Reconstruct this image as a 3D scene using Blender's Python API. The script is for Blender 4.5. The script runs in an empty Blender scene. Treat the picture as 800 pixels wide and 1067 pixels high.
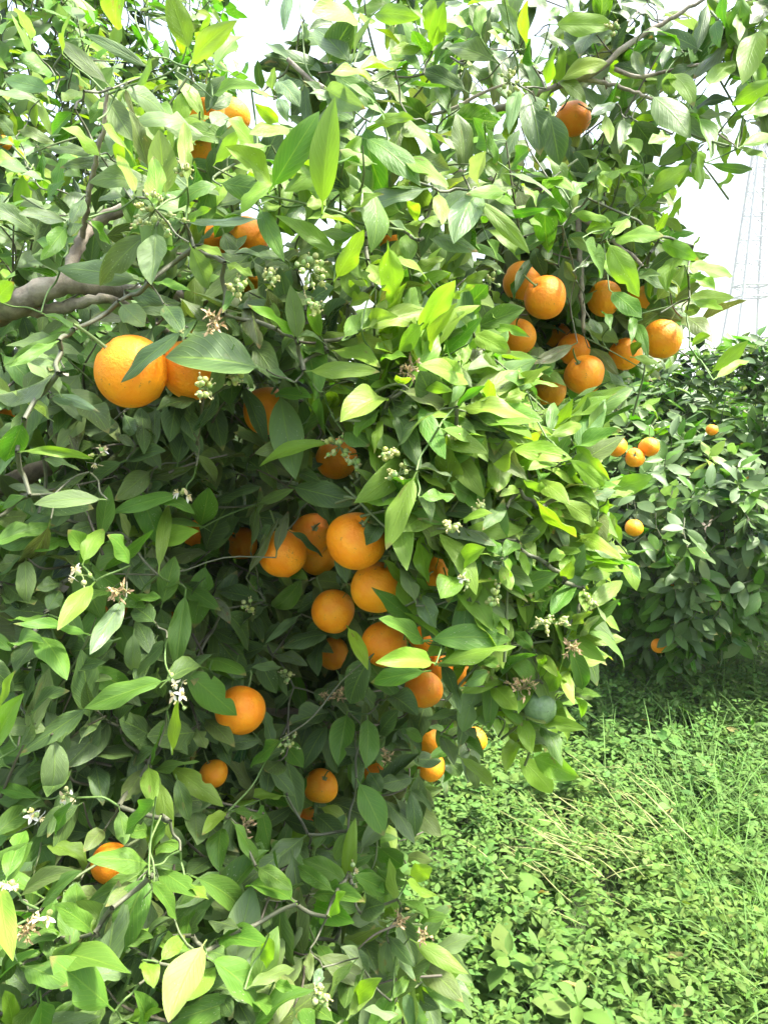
import bpy, math, random
import numpy as np
from mathutils import Vector

rng = np.random.default_rng(7)
random.seed(7)
C = bpy.context.scene.collection
scene = bpy.context.scene

# ------------------------------------------------------------------ camera
F = 806.0
PITCH = math.radians(10)
CAM = np.array([0.0, 0.0, 1.5])
FWD = np.array([0, math.cos(PITCH), -math.sin(PITCH)])
UP = np.array([0, math.sin(PITCH), math.cos(PITCH)])
RT = np.array([1.0, 0, 0])
cam = bpy.data.cameras.new('camera')
co = bpy.data.objects.new('camera', cam)
C.objects.link(co)
co.location = CAM
co.rotation_euler = (math.radians(90) - PITCH, 0, 0)
cam.sensor_fit = 'VERTICAL'
cam.sensor_height = 24
cam.lens = F / 1067 * 24
cam.clip_start = 0.05
cam.clip_end = 3000
scene.camera = co


def at(px, py, d):
    """a measured picture position at a distance d -> point of the place"""
    px, py, d = np.asarray(px, float), np.asarray(py, float), np.asarray(d, float)
    return CAM + d[..., None] * (FWD + ((px - 400) / F)[..., None] * RT - ((py - 533.5) / F)[..., None] * UP)


def proj(p):
    q = np.asarray(p) - CAM
    d = q @ FWD
    dd = np.where(np.abs(d) < 1e-4, 1e-4, d)
    return 400 + F * (q @ RT) / dd, 533.5 - F * (q @ UP) / dd, d


def unit(v):
    v = np.asarray(v, float)
    return v / np.maximum(np.linalg.norm(v, axis=-1, keepdims=True), 1e-9)


# ------------------------------------------------------------------ mesh helpers
class Geo:
    """collects vertices, polygons, uv, colours; build() links ONE mesh object"""

    def __init__(s):
        s.v, s.f4, s.m4, s.uv, s.col, s.n = [], [], [], [], [], 0

    def add(s, v, quads, uv=None, col=(1, 1, 1, 1), mat=0):
        v = np.asarray(v, float).reshape(-1, 3)
        k = len(v)
        s.v.append(v)
        q = np.asarray(quads, int).reshape(-1, 4)
        s.f4.append(q + s.n)
        s.m4.append(np.full(len(q), mat, int))
        s.uv.append(np.zeros((k, 2)) if uv is None else np.asarray(uv, float).reshape(-1, 2))
        c = np.asarray(col, float)
        s.col.append(np.tile(c, (k, 1)) if c.ndim == 1 else c.reshape(-1, 4))
        s.n += k

    def build(s, name, mats, parent=None, smooth=True, kind=None, origin=None):
        if origin is None:
            origin = np.array(parent.location) if parent is not None else np.zeros(3)
        v = np.concatenate(s.v) - origin
        q = np.concatenate(s.f4)
        me = bpy.data.meshes.new(name)
        me.vertices.add(len(v))
        me.vertices.foreach_set('co', v.astype(np.float32).ravel())
        me.loops.add(q.size)
        me.loops.foreach_set('vertex_index', q.astype(np.int32).ravel())
        me.polygons.add(len(q))
        me.polygons.foreach_set('loop_start', np.arange(0, q.size, 4, dtype=np.int32))
        me.polygons.foreach_set('material_index', np.concatenate(s.m4).astype(np.int32))
        me.polygons.foreach_set('use_smooth', np.full(len(q), smooth))
        uvl = me.uv_layers.new(name='UVMap')
        uv = np.concatenate(s.uv)
        uvl.data.foreach_set('uv', uv[q.ravel()].astype(np.float32).ravel())
        ca = me.color_attributes.new('tint', 'FLOAT_COLOR', 'POINT')
        ca.data.foreach_set('color', np.concatenate(s.col).astype(np.float32).ravel())
        me.update()
        me.validate()
        for m in (mats if isinstance(mats, (list, tuple)) else [mats]):
            me.materials.append(m)
        o = bpy.data.objects.new(name, me)
        C.objects.link(o)
        if parent is not None:
            o.parent = parent
        if kind:
            o['kind'] = kind
        return o

    def tube(s, pts, rad, seg=6, col=(1, 1, 1, 1), mat=0, cap=True):
        pts = np.asarray(pts, float)
        n = len(pts)
        rad = np.broadcast_to(np.asarray(rad, float), (n,))
        t = unit(np.gradient(pts, axis=0))
        ref = np.array([0, 0, 1.0]) if abs(t[0][2]) < 0.9 else np.array([1.0, 0, 0])
        a = unit(np.cross(t, ref))
        b = np.cross(t, a)
        th = np.linspace(0, 2 * np.pi, seg, endpoint=False)
        ring = (np.cos(th)[None, :, None] * a[:, None] + np.sin(th)[None, :, None] * b[:, None]) * rad[:, None, None] + pts[:, None]
        i = np.arange(n - 1)[:, None] * seg
        j = np.arange(seg)[None]
        k = (j + 1) % seg
        q = np.stack([i + j, i + k, i + seg + k, i + seg + j], -1).reshape(-1, 4)
        uv = np.stack(np.broadcast_arrays(th[None] / 6.28, np.linspace(0, 1, n)[:, None]), -1)
        s.add(ring, q[:, ::-1], uv.reshape(-1, 2), col, mat)
        if cap and seg == 6:
            e = (n - 1) * seg
            s.f4.append(np.array([[e, e + 1, e + 2, e + 5], [e + 2, e + 3, e + 4, e + 5]]) + s.n - n * seg)
            s.m4.append(np.full(2, mat, int))

    def ball(s, c, r, col=(1, 1, 1, 1), mat=0, nu=8, nv=6, stretch=None):
        th = np.linspace(0, 2 * np.pi, nu, endpoint=False)
        ph = np.linspace(0.001, np.pi - 0.001, nv)
        p = np.stack([np.sin(ph)[:, None] * np.cos(th), np.sin(ph)[:, None] * np.sin(th), np.cos(ph)[:, None] * np.ones(nu)], -1) * r
        if stretch is not None:
            p = p * np.asarray(stretch)
        i = np.arange(nv - 1)[:, None] * nu
        j = np.arange(nu)[None]
        k = (j + 1) % nu
        q = np.stack([i + j, i + nu + j, i + nu + k, i + k], -1)
        s.add(p + np.asarray(c), q, None, col, mat)


def smooth_path(pts, n=12, jitter=0.0):
    """Catmull-Rom through the points"""
    p = np.asarray(pts, float)
    p = np.vstack([2 * p[0] - p[1], p, 2 * p[-1] - p[-2]])
    out = []
    for i in range(1, len(p) - 2):
        for t in np.linspace(0, 1, n, endpoint=False):
            a, b, c, d = p[i - 1], p[i], p[i + 1], p[i + 2]
            out.append(0.5 * ((2 * b) + (c - a) * t + (2 * a - 5 * b + 4 * c - d) * t * t + (3 * b - a - 3 * c + d) * t ** 3))
    out.append(p[-2])
    out = np.array(out)
    if jitter:
        out[1:-1] += rng.normal(0, jitter, out[1:-1].shape)
    return out


def empty(name, loc):
    o = bpy.data.objects.new(name, None)
    C.objects.link(o)
    o.location = loc
    o.empty_display_size = 0.05
    return o


def tag(o, label, cat, group=None):
    o['label'] = label
    o['category'] = cat
    if group:
        o['group'] = group
    return o


# ------------------------------------------------------------------ leaves
class Leaves:
    """records of single leaves; emit() grows them all into a Geo"""

    def __init__(s):
        s.r = []

    def add(s, base, axis, nrm, L, W, fold, bend, wave, phase, twist, col, rnd):
        s.r.append((*base, *axis, *nrm, L, W, fold, bend, wave, phase, twist, *col, rnd))

    def emit(s, geo, nu, nc, petiole=0.13, mat=0, sel=None):
        R = np.array(s.r if sel is None else [s.r[i] for i in sel])
        if not len(R):
            return
        N = len(R)
        base, ax, nr = R[:, 0:3], unit(R[:, 3:6]), R[:, 6:9]
        nr = unit(nr - (nr * ax).sum(1, keepdims=True) * ax)
        side = np.cross(nr, ax)
        L, W, fold, bend, wave, phase, twist = [R[:, 9 + i][:, None] for i in range(7)]
        col, rnd = R[:, 16:19], R[:, 19]
        u = np.concatenate([[-petiole, -petiole * 0.4], np.linspace(0, 1, nu + 1) ** 0.95]) if petiole else np.linspace(0, 1, nu + 1)
        ub = np.clip(u, 0, 1)
        s_ = ub ** 0.78 * (1 - ub) ** 0.95 / 0.304
        v = np.linspace(-1, 1, nc)
        b = np.where(np.abs(bend) < 1e-3, 1e-3, bend)
        th = b * u[None]
        sx = L * np.sin(th) / b
        sz = -L * (1 - np.cos(th)) / b
        hw = np.maximum(W / 2 * s_[None], 0.0011 * np.minimum(1, L / 0.08) * np.where(u < 0.9, 1, 0.3)[None])   # N,rows
        # nibbled edges on some leaves
        nib = (np.modf(rnd * 17.3)[0] > .80)[:, None] * .55 * np.exp(-((ub[None] - (.25 + .5 * np.modf(rnd * 5.7)[0])[:, None]) / .055) ** 2)
        sideof = np.where(np.modf(rnd * 3.1)[0] > .5, 1, -1)[:, None, None]
        nibv = 1 - nib[:, :, None] * (v[None, None] * sideof > 0)
        fo = fold * np.clip(ub * 6, 0, 1)[None]
        tw = twist * u[None]
        wv = wave * np.sin(phase + ub[None] * 9)
        wv2 = wave * np.sin(phase * 2.3 + ub[None] * 11)
        y = hw[:, :, None] * v * np.cos(fo)[:, :, None] * nibv
        z = hw[:, :, None] * np.abs(v) * np.sin(fo)[:, :, None] + np.where(v > 0, wv[:, :, None], wv2[:, :, None]) * np.abs(v) ** 1.5 * s_[None, :, None]
        z = z - hw[:, :, None] * (.16 + .22 * np.sin(phase * 3.7))[:, :, None] * v ** 2
        y, z = y * np.cos(tw)[:, :, None] - z * np.sin(tw)[:, :, None], y * np.sin(tw)[:, :, None] + z * np.cos(tw)[:, :, None]
        nloc = np.cos(th)[:, :, None] * nr[:, None] + np.sin(th)[:, :, None] * ax[:, None]
        spine = base[:, None] + sx[:, :, None] * ax[:, None] + sz[:, :, None] * nr[:, None]
        vert = spine[:, :, None] + y[..., None] * side[:, None, None] + z[..., None] * nloc[:, :, None]
        nrw = len(u)
        i = np.arange(nrw - 1)[:, None] * nc
        j = np.arange(nc - 1)[None]
        q = np.stack([i + j, i + nc + j, i + nc + j + 1, i + j + 1], -1).reshape(-1, 4)[:, ::-1]
        Q = (q[None] + (np.arange(N) * nrw * nc)[:, None, None]).reshape(-1, 4)
        uv = np.stack(np.broadcast_arrays(u[:, None], (v * 0.5 + 0.5)[None]), -1)
        uv = np.broadcast_to(uv[None], (N, nrw, nc, 2))
        cc = np.concatenate([col, rnd[:, None]], 1)
        cc = np.broadcast_to(cc[:, None, None], (N, nrw, nc, 4)).copy()
        pe = (u < 0)
        cc[:, pe, :, :3] = cc[:, pe, :, :3] * 0.6 + np.array([0.07, 0.11, 0.03])
        geo.add(vert.reshape(-1, 3), Q, uv.reshape(-1, 2), cc.reshape(-1, 4), mat)


# colours of the leaf kinds (upper side, reflectance)
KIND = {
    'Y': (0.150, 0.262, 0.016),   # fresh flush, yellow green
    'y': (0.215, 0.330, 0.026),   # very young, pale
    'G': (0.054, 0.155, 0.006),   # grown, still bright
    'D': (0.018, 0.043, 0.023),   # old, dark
    'P': (0.135, 0.195, 0.095),   # pale: dust, undersides, and sky gloss painted into the colour
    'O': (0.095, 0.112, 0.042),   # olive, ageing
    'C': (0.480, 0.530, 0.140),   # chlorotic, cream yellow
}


def leafcol(k, var=0.16):
    c = np.array(KIND[k]) * (1 + rng.normal(0, var))
    c = c * (1 + rng.normal(0, 0.07, 3))
    return np.clip(c, 0.012, 0.6)


# ------------------------------------------------------------------ materials
def new_mat(name):
    m = bpy.data.materials.new(name)
    m.use_nodes = True
    nt = m.node_tree
    nt.nodes.clear()
    out = nt.nodes.new('ShaderNodeOutputMaterial')
    return m, nt, out


def N(nt, kind, **kw):
    n = nt.nodes.new(kind)
    for k, v in kw.items():
        if k in ('operation', 'blend_type', 'data_type', 'attribute_name', 'noise_dimensions', 'voronoi_dimensions', 'feature', 'distance', 'clamp', 'wave_type', 'use_clamp', 'attribute_type'):
            setattr(n, k, v)
        else:
            n.inputs[k].default_value = v
    return n


def math_(nt, op, a, b=None, c=None, clamp=False):
    n = nt.nodes.new('ShaderNodeMath')
    n.operation = op
    n.use_clamp = clamp
    for i, x in enumerate((a, b, c)):
        if x is None:
            continue
        if isinstance(x, (int, float)):
            n.inputs[i].default_value = x
        else:
            nt.links.new(x, n.inputs[i])
    return n.outputs[0]


def mixc(nt, f, a, b, blend='MIX'):
    n = nt.nodes.new('ShaderNodeMix')
    n.data_type = 'RGBA'
    n.blend_type = blend
    for i, x in ((0, f), (6, a), (7, b)):
        if isinstance(x, (int, float)):
            n.inputs[i].default_value = x
        elif isinstance(x, tuple):
            n.inputs[i].default_value = x
        else:
            nt.links.new(x, n.inputs[i])
    return n.outputs[2]


def sstep(nt, x, lo, hi):
    n = nt.nodes.new('ShaderNodeMapRange')
    n.interpolation_type = 'SMOOTHSTEP'
    nt.links.new(x, n.inputs[0])
    n.inputs[1].default_value = lo
    n.inputs[2].default_value = hi
    return n.outputs[0]


def leaf_material(name, detail=True, trans=0.40, spots=True, rough=0.29, spec=.33):
    m, nt, out = new_mat(name)
    L = nt.links
    at_ = N(nt, 'ShaderNodeAttribute', attribute_name='tint')
    col, rnd = at_.outputs['Color'], at_.outputs['Alpha']
    geo = N(nt, 'ShaderNodeNewGeometry')
    uvn = nt.nodes.new('ShaderNodeUVMap')
    uvn.uv_map = 'UVMap'
    sep = nt.nodes.new('ShaderNodeSeparateXYZ')
    L.new(uvn.outputs[0], sep.inputs[0])
    u, v = sep.outputs[0], sep.outputs[1]
    av = math_(nt, 'ABSOLUTE', math_(nt, 'SUBTRACT', v, 0.5))       # 0 mid rib .. 0.5 edge
    comb = nt.nodes.new('ShaderNodeCombineXYZ')
    L.new(u, comb.inputs[0])
    L.new(v, comb.inputs[1])
    L.new(math_(nt, 'MULTIPLY', rnd, 57.0), comb.inputs[2])
    nz = N(nt, 'ShaderNodeTexNoise', Scale=2.6, Detail=3.0)
    L.new(comb.outputs[0], nz.inputs['Vector'])
    vary = math_(nt, 'MULTIPLY_ADD', nz.outputs[0], 0.75, 0.62)
    base = mixc(nt, 1.0, col, vary, 'MULTIPLY')
    edge = sstep(nt, av, 0.30, 0.5)
    bump_h = None
    if detail:
        rib = math_(nt, 'SUBTRACT', 1.0, sstep(nt, av, 0.008, 0.035))
        # side veins run from the mid rib towards the tip
        ph = math_(nt, 'SUBTRACT', math_(nt, 'MULTIPLY', u, 9.0), math_(nt, 'MULTIPLY', av, 6.5))
        ph = math_(nt, 'ADD', ph, math_(nt, 'MULTIPLY', nz.outputs[0], 0.9))
        fr = math_(nt, 'ABSOLUTE', math_(nt, 'SUBTRACT', math_(nt, 'FRACT', ph), 0.5))
        vein = math_(nt, 'SUBTRACT', 1.0, sstep(nt, fr, 0.02, 0.13))
        lighter = mixc(nt, 0.5, base, (0.27, 0.41, 0.045, 1))
        base = mixc(nt, math_(nt, 'MULTIPLY', rib, 0.75), base, lighter)
        base = mixc(nt, math_(nt, 'MULTIPLY', vein, 0.3), base, lighter)
        base = mixc(nt, math_(nt, 'MULTIPLY', edge, 0.25), base, lighter)
        bump_h = math_(nt, 'ADD', math_(nt, 'MULTIPLY', rib, -0.6), math_(nt, 'MULTIPLY', vein, -0.35))
        nz2 = N(nt, 'ShaderNodeTexNoise', Scale=7.0, Detail=3.0)
        L.new(comb.outputs[0], nz2.inputs['Vector'])
        bump_h = math_(nt, 'ADD', bump_h, math_(nt, 'MULTIPLY', nz2.outputs[0], 1.3))
    if spots:
        vo = N(nt, 'ShaderNodeTexVoronoi', Scale=15.0)
        L.new(comb.outputs[0], vo.inputs['Vector'])
        dot = math_(nt, 'SUBTRACT', 1.0, sstep(nt, vo.outputs['Distance'], 0.10, 0.22))
        pick = N(nt, 'ShaderNodeTexNoise', Scale=3.3, Detail=1.0)
        L.new(comb.outputs[0], pick.inputs['Vector'])
        msk = sstep(nt, pick.outputs[0], 0.50, 0.60)
        some = sstep(nt, math_(nt, 'FRACT', math_(nt, 'MULTIPLY', rnd, 7.13)), 0.45, 0.6)
        dot = math_(nt, 'MULTIPLY', math_(nt, 'MULTIPLY', dot, msk), some)
        base = mixc(nt, math_(nt, 'MULTIPLY', dot, 0.75), base, (0.42, 0.45, 0.38, 1))
        # grey film of dust on some older leaves
        film = sstep(nt, math_(nt, 'FRACT', math_(nt, 'MULTIPLY', rnd, 3.77)), 0.55, 0.9)
        film = math_(nt, 'MULTIPLY', film, sstep(nt, nz.outputs[0], 0.35, 0.7))
        base = mixc(nt, math_(nt, 'MULTIPLY', film, 0.2), base, (0.24, 0.25, 0.21, 1))
        # brown tips and scars on a few
        scar = math_(nt, 'MULTIPLY', sstep(nt, math_(nt, 'FRACT', math_(nt, 'MULTIPLY', rnd, 11.3)), 0.86, 0.9),
                     sstep(nt, pick.outputs[0], 0.68, 0.74))
        base = mixc(nt, math_(nt, 'MULTIPLY', scar, 0.7), base, (0.20, 0.13, 0.06, 1))
    if spots:
        tipm = math_(nt, 'MULTIPLY', sstep(nt, math_(nt, 'ADD', u, math_(nt, 'MULTIPLY', nz.outputs[0], 0.12)), 0.95, 1.01),
                     sstep(nt, math_(nt, 'FRACT', math_(nt, 'MULTIPLY', rnd, 23.7)), 0.72, 0.8))
        base = mixc(nt, math_(nt, 'MULTIPLY', tipm, 0.85), base, (0.23, 0.15, 0.06, 1))
    under = mixc(nt, 0.38, base, (0.15, 0.25, 0.045, 1))
    fin = mixc(nt, geo.outputs['Backfacing'], base, under)
    p = nt.nodes.new('ShaderNodeBsdfPrincipled')
    L.new(fin, p.inputs['Base Color'])
    rr = math_(nt, 'MULTIPLY_ADD', nz.outputs[0], 0.22, rough - 0.11)
    rr = math_(nt, 'ADD', rr, math_(nt, 'MULTIPLY', geo.outputs['Backfacing'], 0.2))
    L.new(rr, p.inputs['Roughness'])
    p.inputs['Specular IOR Level'].default_value = spec
    if bump_h is not None:
        bp = N(nt, 'ShaderNodeBump', Strength=0.55, Distance=0.0011)
        L.new(bump_h, bp.inputs['Height'])
        L.new(bp.outputs[0], p.inputs['Normal'])
    tr = nt.nodes.new('ShaderNodeBsdfTranslucent')
    L.new(mixc(nt, 1.0, base, (1.25, 1.4, 0.5, 1), 'MULTIPLY'), tr.inputs['Color'])
    mx = nt.nodes.new('ShaderNodeMixShader')
    bw = nt.nodes.new('ShaderNodeRGBToBW')
    L.new(col, bw.inputs[0])
    L.new(math_(nt, 'MULTIPLY_ADD', sstep(nt, bw.outputs[0], .03, .15), trans * .6, trans * .4), mx.inputs[0])
    L.new(p.outputs[0], mx.inputs[1])
    L.new(tr.outputs[0], mx.inputs[2])
    L.new(mx.outputs[0], out.inputs[0])
    return m


def bark_material(name, c1, c2, scale=30, rough=0.8, use_tint=False):
    m, nt, out = new_mat(name)
    L = nt.links
    tc = nt.nodes.new('ShaderNodeTexCoord')
    nz = N(nt, 'ShaderNodeTexNoise', Scale=scale, Detail=6.0, Roughness=0.65)
    L.new(tc.outputs['Object'], nz.inputs['Vector'])
    nz2 = N(nt, 'ShaderNodeTexNoise', Scale=scale * 0.25, Detail=3.0)
    L.new(tc.outputs['Object'], nz2.inputs['Vector'])
    c = mixc(nt, sstep(nt, nz.outputs[0], 0.3, 0.7), c1, c2)
    c = mixc(nt, math_(nt, 'MULTIPLY', sstep(nt, nz2.outputs[0], 0.52, 0.66), 0.5), c, (0.34, 0.34, 0.26, 1))
    if use_tint:
        a = N(nt, 'ShaderNodeAttribute', attribute_name='tint')
        c = mixc(nt, 1.0, c, a.outputs['Color'], 'MULTIPLY')
    p = nt.nodes.new('ShaderNodeBsdfPrincipled')
    L.new(c, p.inputs['Base Color'])
    p.inputs['Roughness'].default_value = rough
    bp = N(nt, 'ShaderNodeBump', Strength=0.9, Distance=0.006)
    L.new(nz.outputs[0], bp.inputs['Height'])
    L.new(bp.outputs[0], p.inputs['Normal'])
    L.new(p.outputs[0], out.inputs[0])
    return m


def plain_tint(name, rough=0.6, trans=0.0):
    """colour from the mesh's tint, broken up by noise"""
    m, nt, out = new_mat(name)
    L = nt.links
    a = N(nt, 'ShaderNodeAttribute', attribute_name='tint')
    tc = nt.nodes.new('ShaderNodeTexCoord')
    nz = N(nt, 'ShaderNodeTexNoise', Scale=240.0, Detail=3.0)
    L.new(tc.outputs['Object'], nz.inputs['Vector'])
    c = mixc(nt, 1.0, a.outputs['Color'], math_(nt, 'MULTIPLY_ADD', nz.outputs[0], 0.6, 0.7), 'MULTIPLY')
    p = nt.nodes.new('ShaderNodeBsdfPrincipled')
    L.new(c, p.inputs['Base Color'])
    p.inputs['Roughness'].default_value = rough
    if trans:
        tr = nt.nodes.new('ShaderNodeBsdfTranslucent')
        L.new(c, tr.inputs['Color'])
        mx = nt.nodes.new('ShaderNodeMixShader')
        mx.inputs[0].default_value = trans
        L.new(p.outputs[0], mx.inputs[1])
        L.new(tr.outputs[0], mx.inputs[2])
        L.new(mx.outputs[0], out.inputs[0])
    else:
        L.new(p.outputs[0], out.inputs[0])
    return m


def peel_material(name, green=False):
    m, nt, out = new_mat(name)
    L = nt.links
    tc = nt.nodes.new('ShaderNodeTexCoord')
    oi = nt.nodes.new('ShaderNodeObjectInfo')
    mp = nt.nodes.new('ShaderNodeVectorMath')
    mp.operation = 'ADD'
    L.new(tc.outputs['Object'], mp.inputs[0])
    L.new(oi.outputs['Random'], mp.inputs[1])
    vec = mp.outputs[0]
    nz = N(nt, 'ShaderNodeTexNoise', Scale=1.7, Detail=3.0)
    L.new(vec, nz.inputs['Vector'])
    fine = N(nt, 'ShaderNodeTexNoise', Scale=9.0, Detail=5.0, Roughness=0.6)
    L.new(vec, fine.inputs['Vector'])
    vo = N(nt, 'ShaderNodeTexVoronoi', Scale=27.0)
    L.new(vec, vo.inputs['Vector'])
    if green:
        a, b, spk, spots_c = (0.085, 0.145, 0.055, 1), (0.14, 0.22, 0.09, 1), (0.12, 0.20, 0.06, 1), (0.05, 0.05, 0.03, 1)
        c = mixc(nt, sstep(nt, nz.outputs[0], 0.3, 0.7), a, b)
    else:
        spk, spots_c = (0.90, 0.38, 0.03, 1), (0.22, 0.10, 0.03, 1)
        c0 = oi.outputs['Color']
        c1 = mixc(nt, 1.0, c0, (0.97, 0.84, 0.7, 1), 'MULTIPLY')
        c2 = mixc(nt, 0.22, c0, (0.88, 0.42, 0.02, 1))
        c = mixc(nt, sstep(nt, nz.outputs[0], 0.32, 0.68), c1, c2)
    pores = math_(nt, 'SUBTRACT', 1.0, sstep(nt, vo.outputs['Distance'], 0.05, 0.35))
    c = mixc(nt, math_(nt, 'MULTIPLY', pores, 0.10), c, spk)
    sc = math_(nt, 'MULTIPLY', sstep(nt, fine.outputs[0], 0.58, 0.68), sstep(nt, nz.outputs[0], 0.5, 0.62))
    c = mixc(nt, math_(nt, 'MULTIPLY', sc, 0.6), c, spots_c)
    if not green:
        sz = nt.nodes.new('ShaderNodeSeparateXYZ')
        L.new(tc.outputs['Object'], sz.inputs[0])
        sh = sstep(nt, math_(nt, 'ADD', sz.outputs[2], math_(nt, 'MULTIPLY', nz.outputs[0], 0.6)), 0.95, 1.4)
        sh = math_(nt, 'MULTIPLY', sh, sstep(nt, math_(nt, 'FRACT', math_(nt, 'MULTIPLY', oi.outputs['Random'], 9.1)), 0.35, 0.9))
        c = mixc(nt, math_(nt, 'MULTIPLY', sh, 0.55), c, (0.50, 0.40, 0.02, 1))
    vo2 = N(nt, 'ShaderNodeTexVoronoi', Scale=5.0)
    L.new(vec, vo2.inputs['Vector'])
    spot = math_(nt, 'SUBTRACT', 1.0, sstep(nt, vo2.outputs['Distance'], 0.035, 0.075))
    c = mixc(nt, math_(nt, 'MULTIPLY', spot, 0.6), c, spots_c)
    p = nt.nodes.new('ShaderNodeBsdfPrincipled')
    L.new(c, p.inputs['Base Color'])
    p.inputs['Roughness'].default_value = 0.45 if not green else 0.18
    p.inputs['Specular IOR Level'].default_value = .5 if green else .33
    bp = N(nt, 'ShaderNodeBump', Strength=0.28, Distance=0.012)
    h = math_(nt, 'ADD', math_(nt, 'MULTIPLY', pores, -0.6), math_(nt, 'MULTIPLY', fine.outputs[0], 0.8))
    L.new(h, bp.inputs['Height'])
    L.new(bp.outputs[0], p.inputs['Normal'])
    L.new(p.outputs[0], out.inputs[0])
    return m


def soil_material():
    m, nt, out = new_mat('orchard_soil')
    L = nt.links
    tc = nt.nodes.new('ShaderNodeTexCoord')
    nz = N(nt, 'ShaderNodeTexNoise', Scale=3.0, Detail=8.0, Roughness=0.7)
    L.new(tc.outputs['Object'], nz.inputs['Vector'])
    nz2 = N(nt, 'ShaderNodeTexNoise', Scale=40.0, Detail=5.0, Roughness=0.7)
    L.new(tc.outputs['Object'], nz2.inputs['Vector'])
    c = mixc(nt, sstep(nt, nz2.outputs[0], 0.35, 0.65), (0.045, 0.06, 0.022, 1), (0.075, 0.125, 0.03, 1))
    c = mixc(nt, math_(nt, 'MULTIPLY', sstep(nt, nz.outputs[0], 0.5, 0.65), 0.6), c, (0.085, 0.065, 0.04, 1))
    p = nt.nodes.new('ShaderNodeBsdfPrincipled')
    L.new(c, p.inputs['Base Color'])
    p.inputs['Roughness'].default_value = 0.95
    bp = N(nt, 'ShaderNodeBump', Strength=0.8, Distance=0.03)
    L.new(nz2.outputs[0], bp.inputs['Height'])
    L.new(bp.outputs[0], p.inputs['Normal'])
    L.new(p.outputs[0], out.inputs[0])
    return m


M_LEAF = leaf_material('citrus_leaf')
M_LEAF_FAR = leaf_material('citrus_leaf_far', detail=False, spots=True)
M_WEED = leaf_material('weed_leaf', detail=False, trans=0.3, spots=False, rough=0.55, spec=.2)
M_TWIG = plain_tint('twig_skin', 0.65)
M_BARK = bark_material('citrus_bark', (0.15, 0.122, 0.085, 1), (0.35, 0.30, 0.22, 1))
M_FLOWER = plain_tint('flower_tissue', 0.55, 0.25)
M_PEEL = peel_material('orange_peel')
M_UNRIPE = peel_material('unripe_peel', True)
M_CALYX = plain_tint('calyx_tissue', 0.7)
M_STEEL = bark_material('weathered_galvanised_steel', (0.17, 0.175, 0.18, 1), (0.25, 0.255, 0.26, 1), 2.0, 0.6)
M_SOIL = soil_material()

# ------------------------------------------------------------------ front surface of the near tree
SURF = np.array([
    (0, 150, 1.3), (100, 150, 1.05), (170, 200, .9), (300, 150, .86), (350, 150, .86), (330, 50, 1.1), (450, 60, 1.2),
    (600, 60, 1.35), (750, 100, 1.3), (700, 150, 1.25), (480, 220, 1.0), (400, 230, .95), (560, 280, 1.3), (650, 280, 1.2),
    (700, 300, 1.25), (620, 400, 1.4), (440, 330, .95), (300, 300, .92), (200, 360, .82), (60, 300, 1.0), (40, 390, .85),
    (130, 450, .95), (250, 450, 1.05), (330, 500, 1.05), (430, 430, .92), (520, 430, .95), (600, 470, 1.0), (620, 560, 1.05),
    (500, 570, .95), (430, 540, .9), (370, 600, 1.05), (300, 640, 1.3), (230, 600, 1.15), (320, 720, 1.35), (60, 560, .9),
    (90, 640, .85), (150, 740, .95), (40, 740, .85), (120, 720, .9), (480, 670, .95), (560, 650, 1.0), (570, 740, 1.05),
    (430, 680, .92), (440, 790, 1.3), (250, 780, 1.1), (60, 820, .95), (30, 950, .8), (140, 950, .82), (80, 1020, .78),
    (200, 1020, .82), (290, 1030, .85), (270, 930, .95), (350, 950, 1.0), (420, 980, 1.05), (380, 870, 1.2), (320, 830, 1.35),
    (480, 1000, 1.1), (-300, 200, 1.2), (-300, 600, 1.0), (-300, 1000, .95), (200, 1300, .85), (350, -150, 1.3)])


def surf(px, py):
    px, py = np.atleast_1d(px).astype(float), np.atleast_1d(py).astype(float)
    d2 = (px[:, None] - SURF[None, :, 0]) ** 2 + (py[:, None] - SURF[None, :, 1]) ** 2 + 300
    w = d2 ** -1.6
    return (w * SURF[None, :, 2]).sum(1) / w.sum(1)


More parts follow.
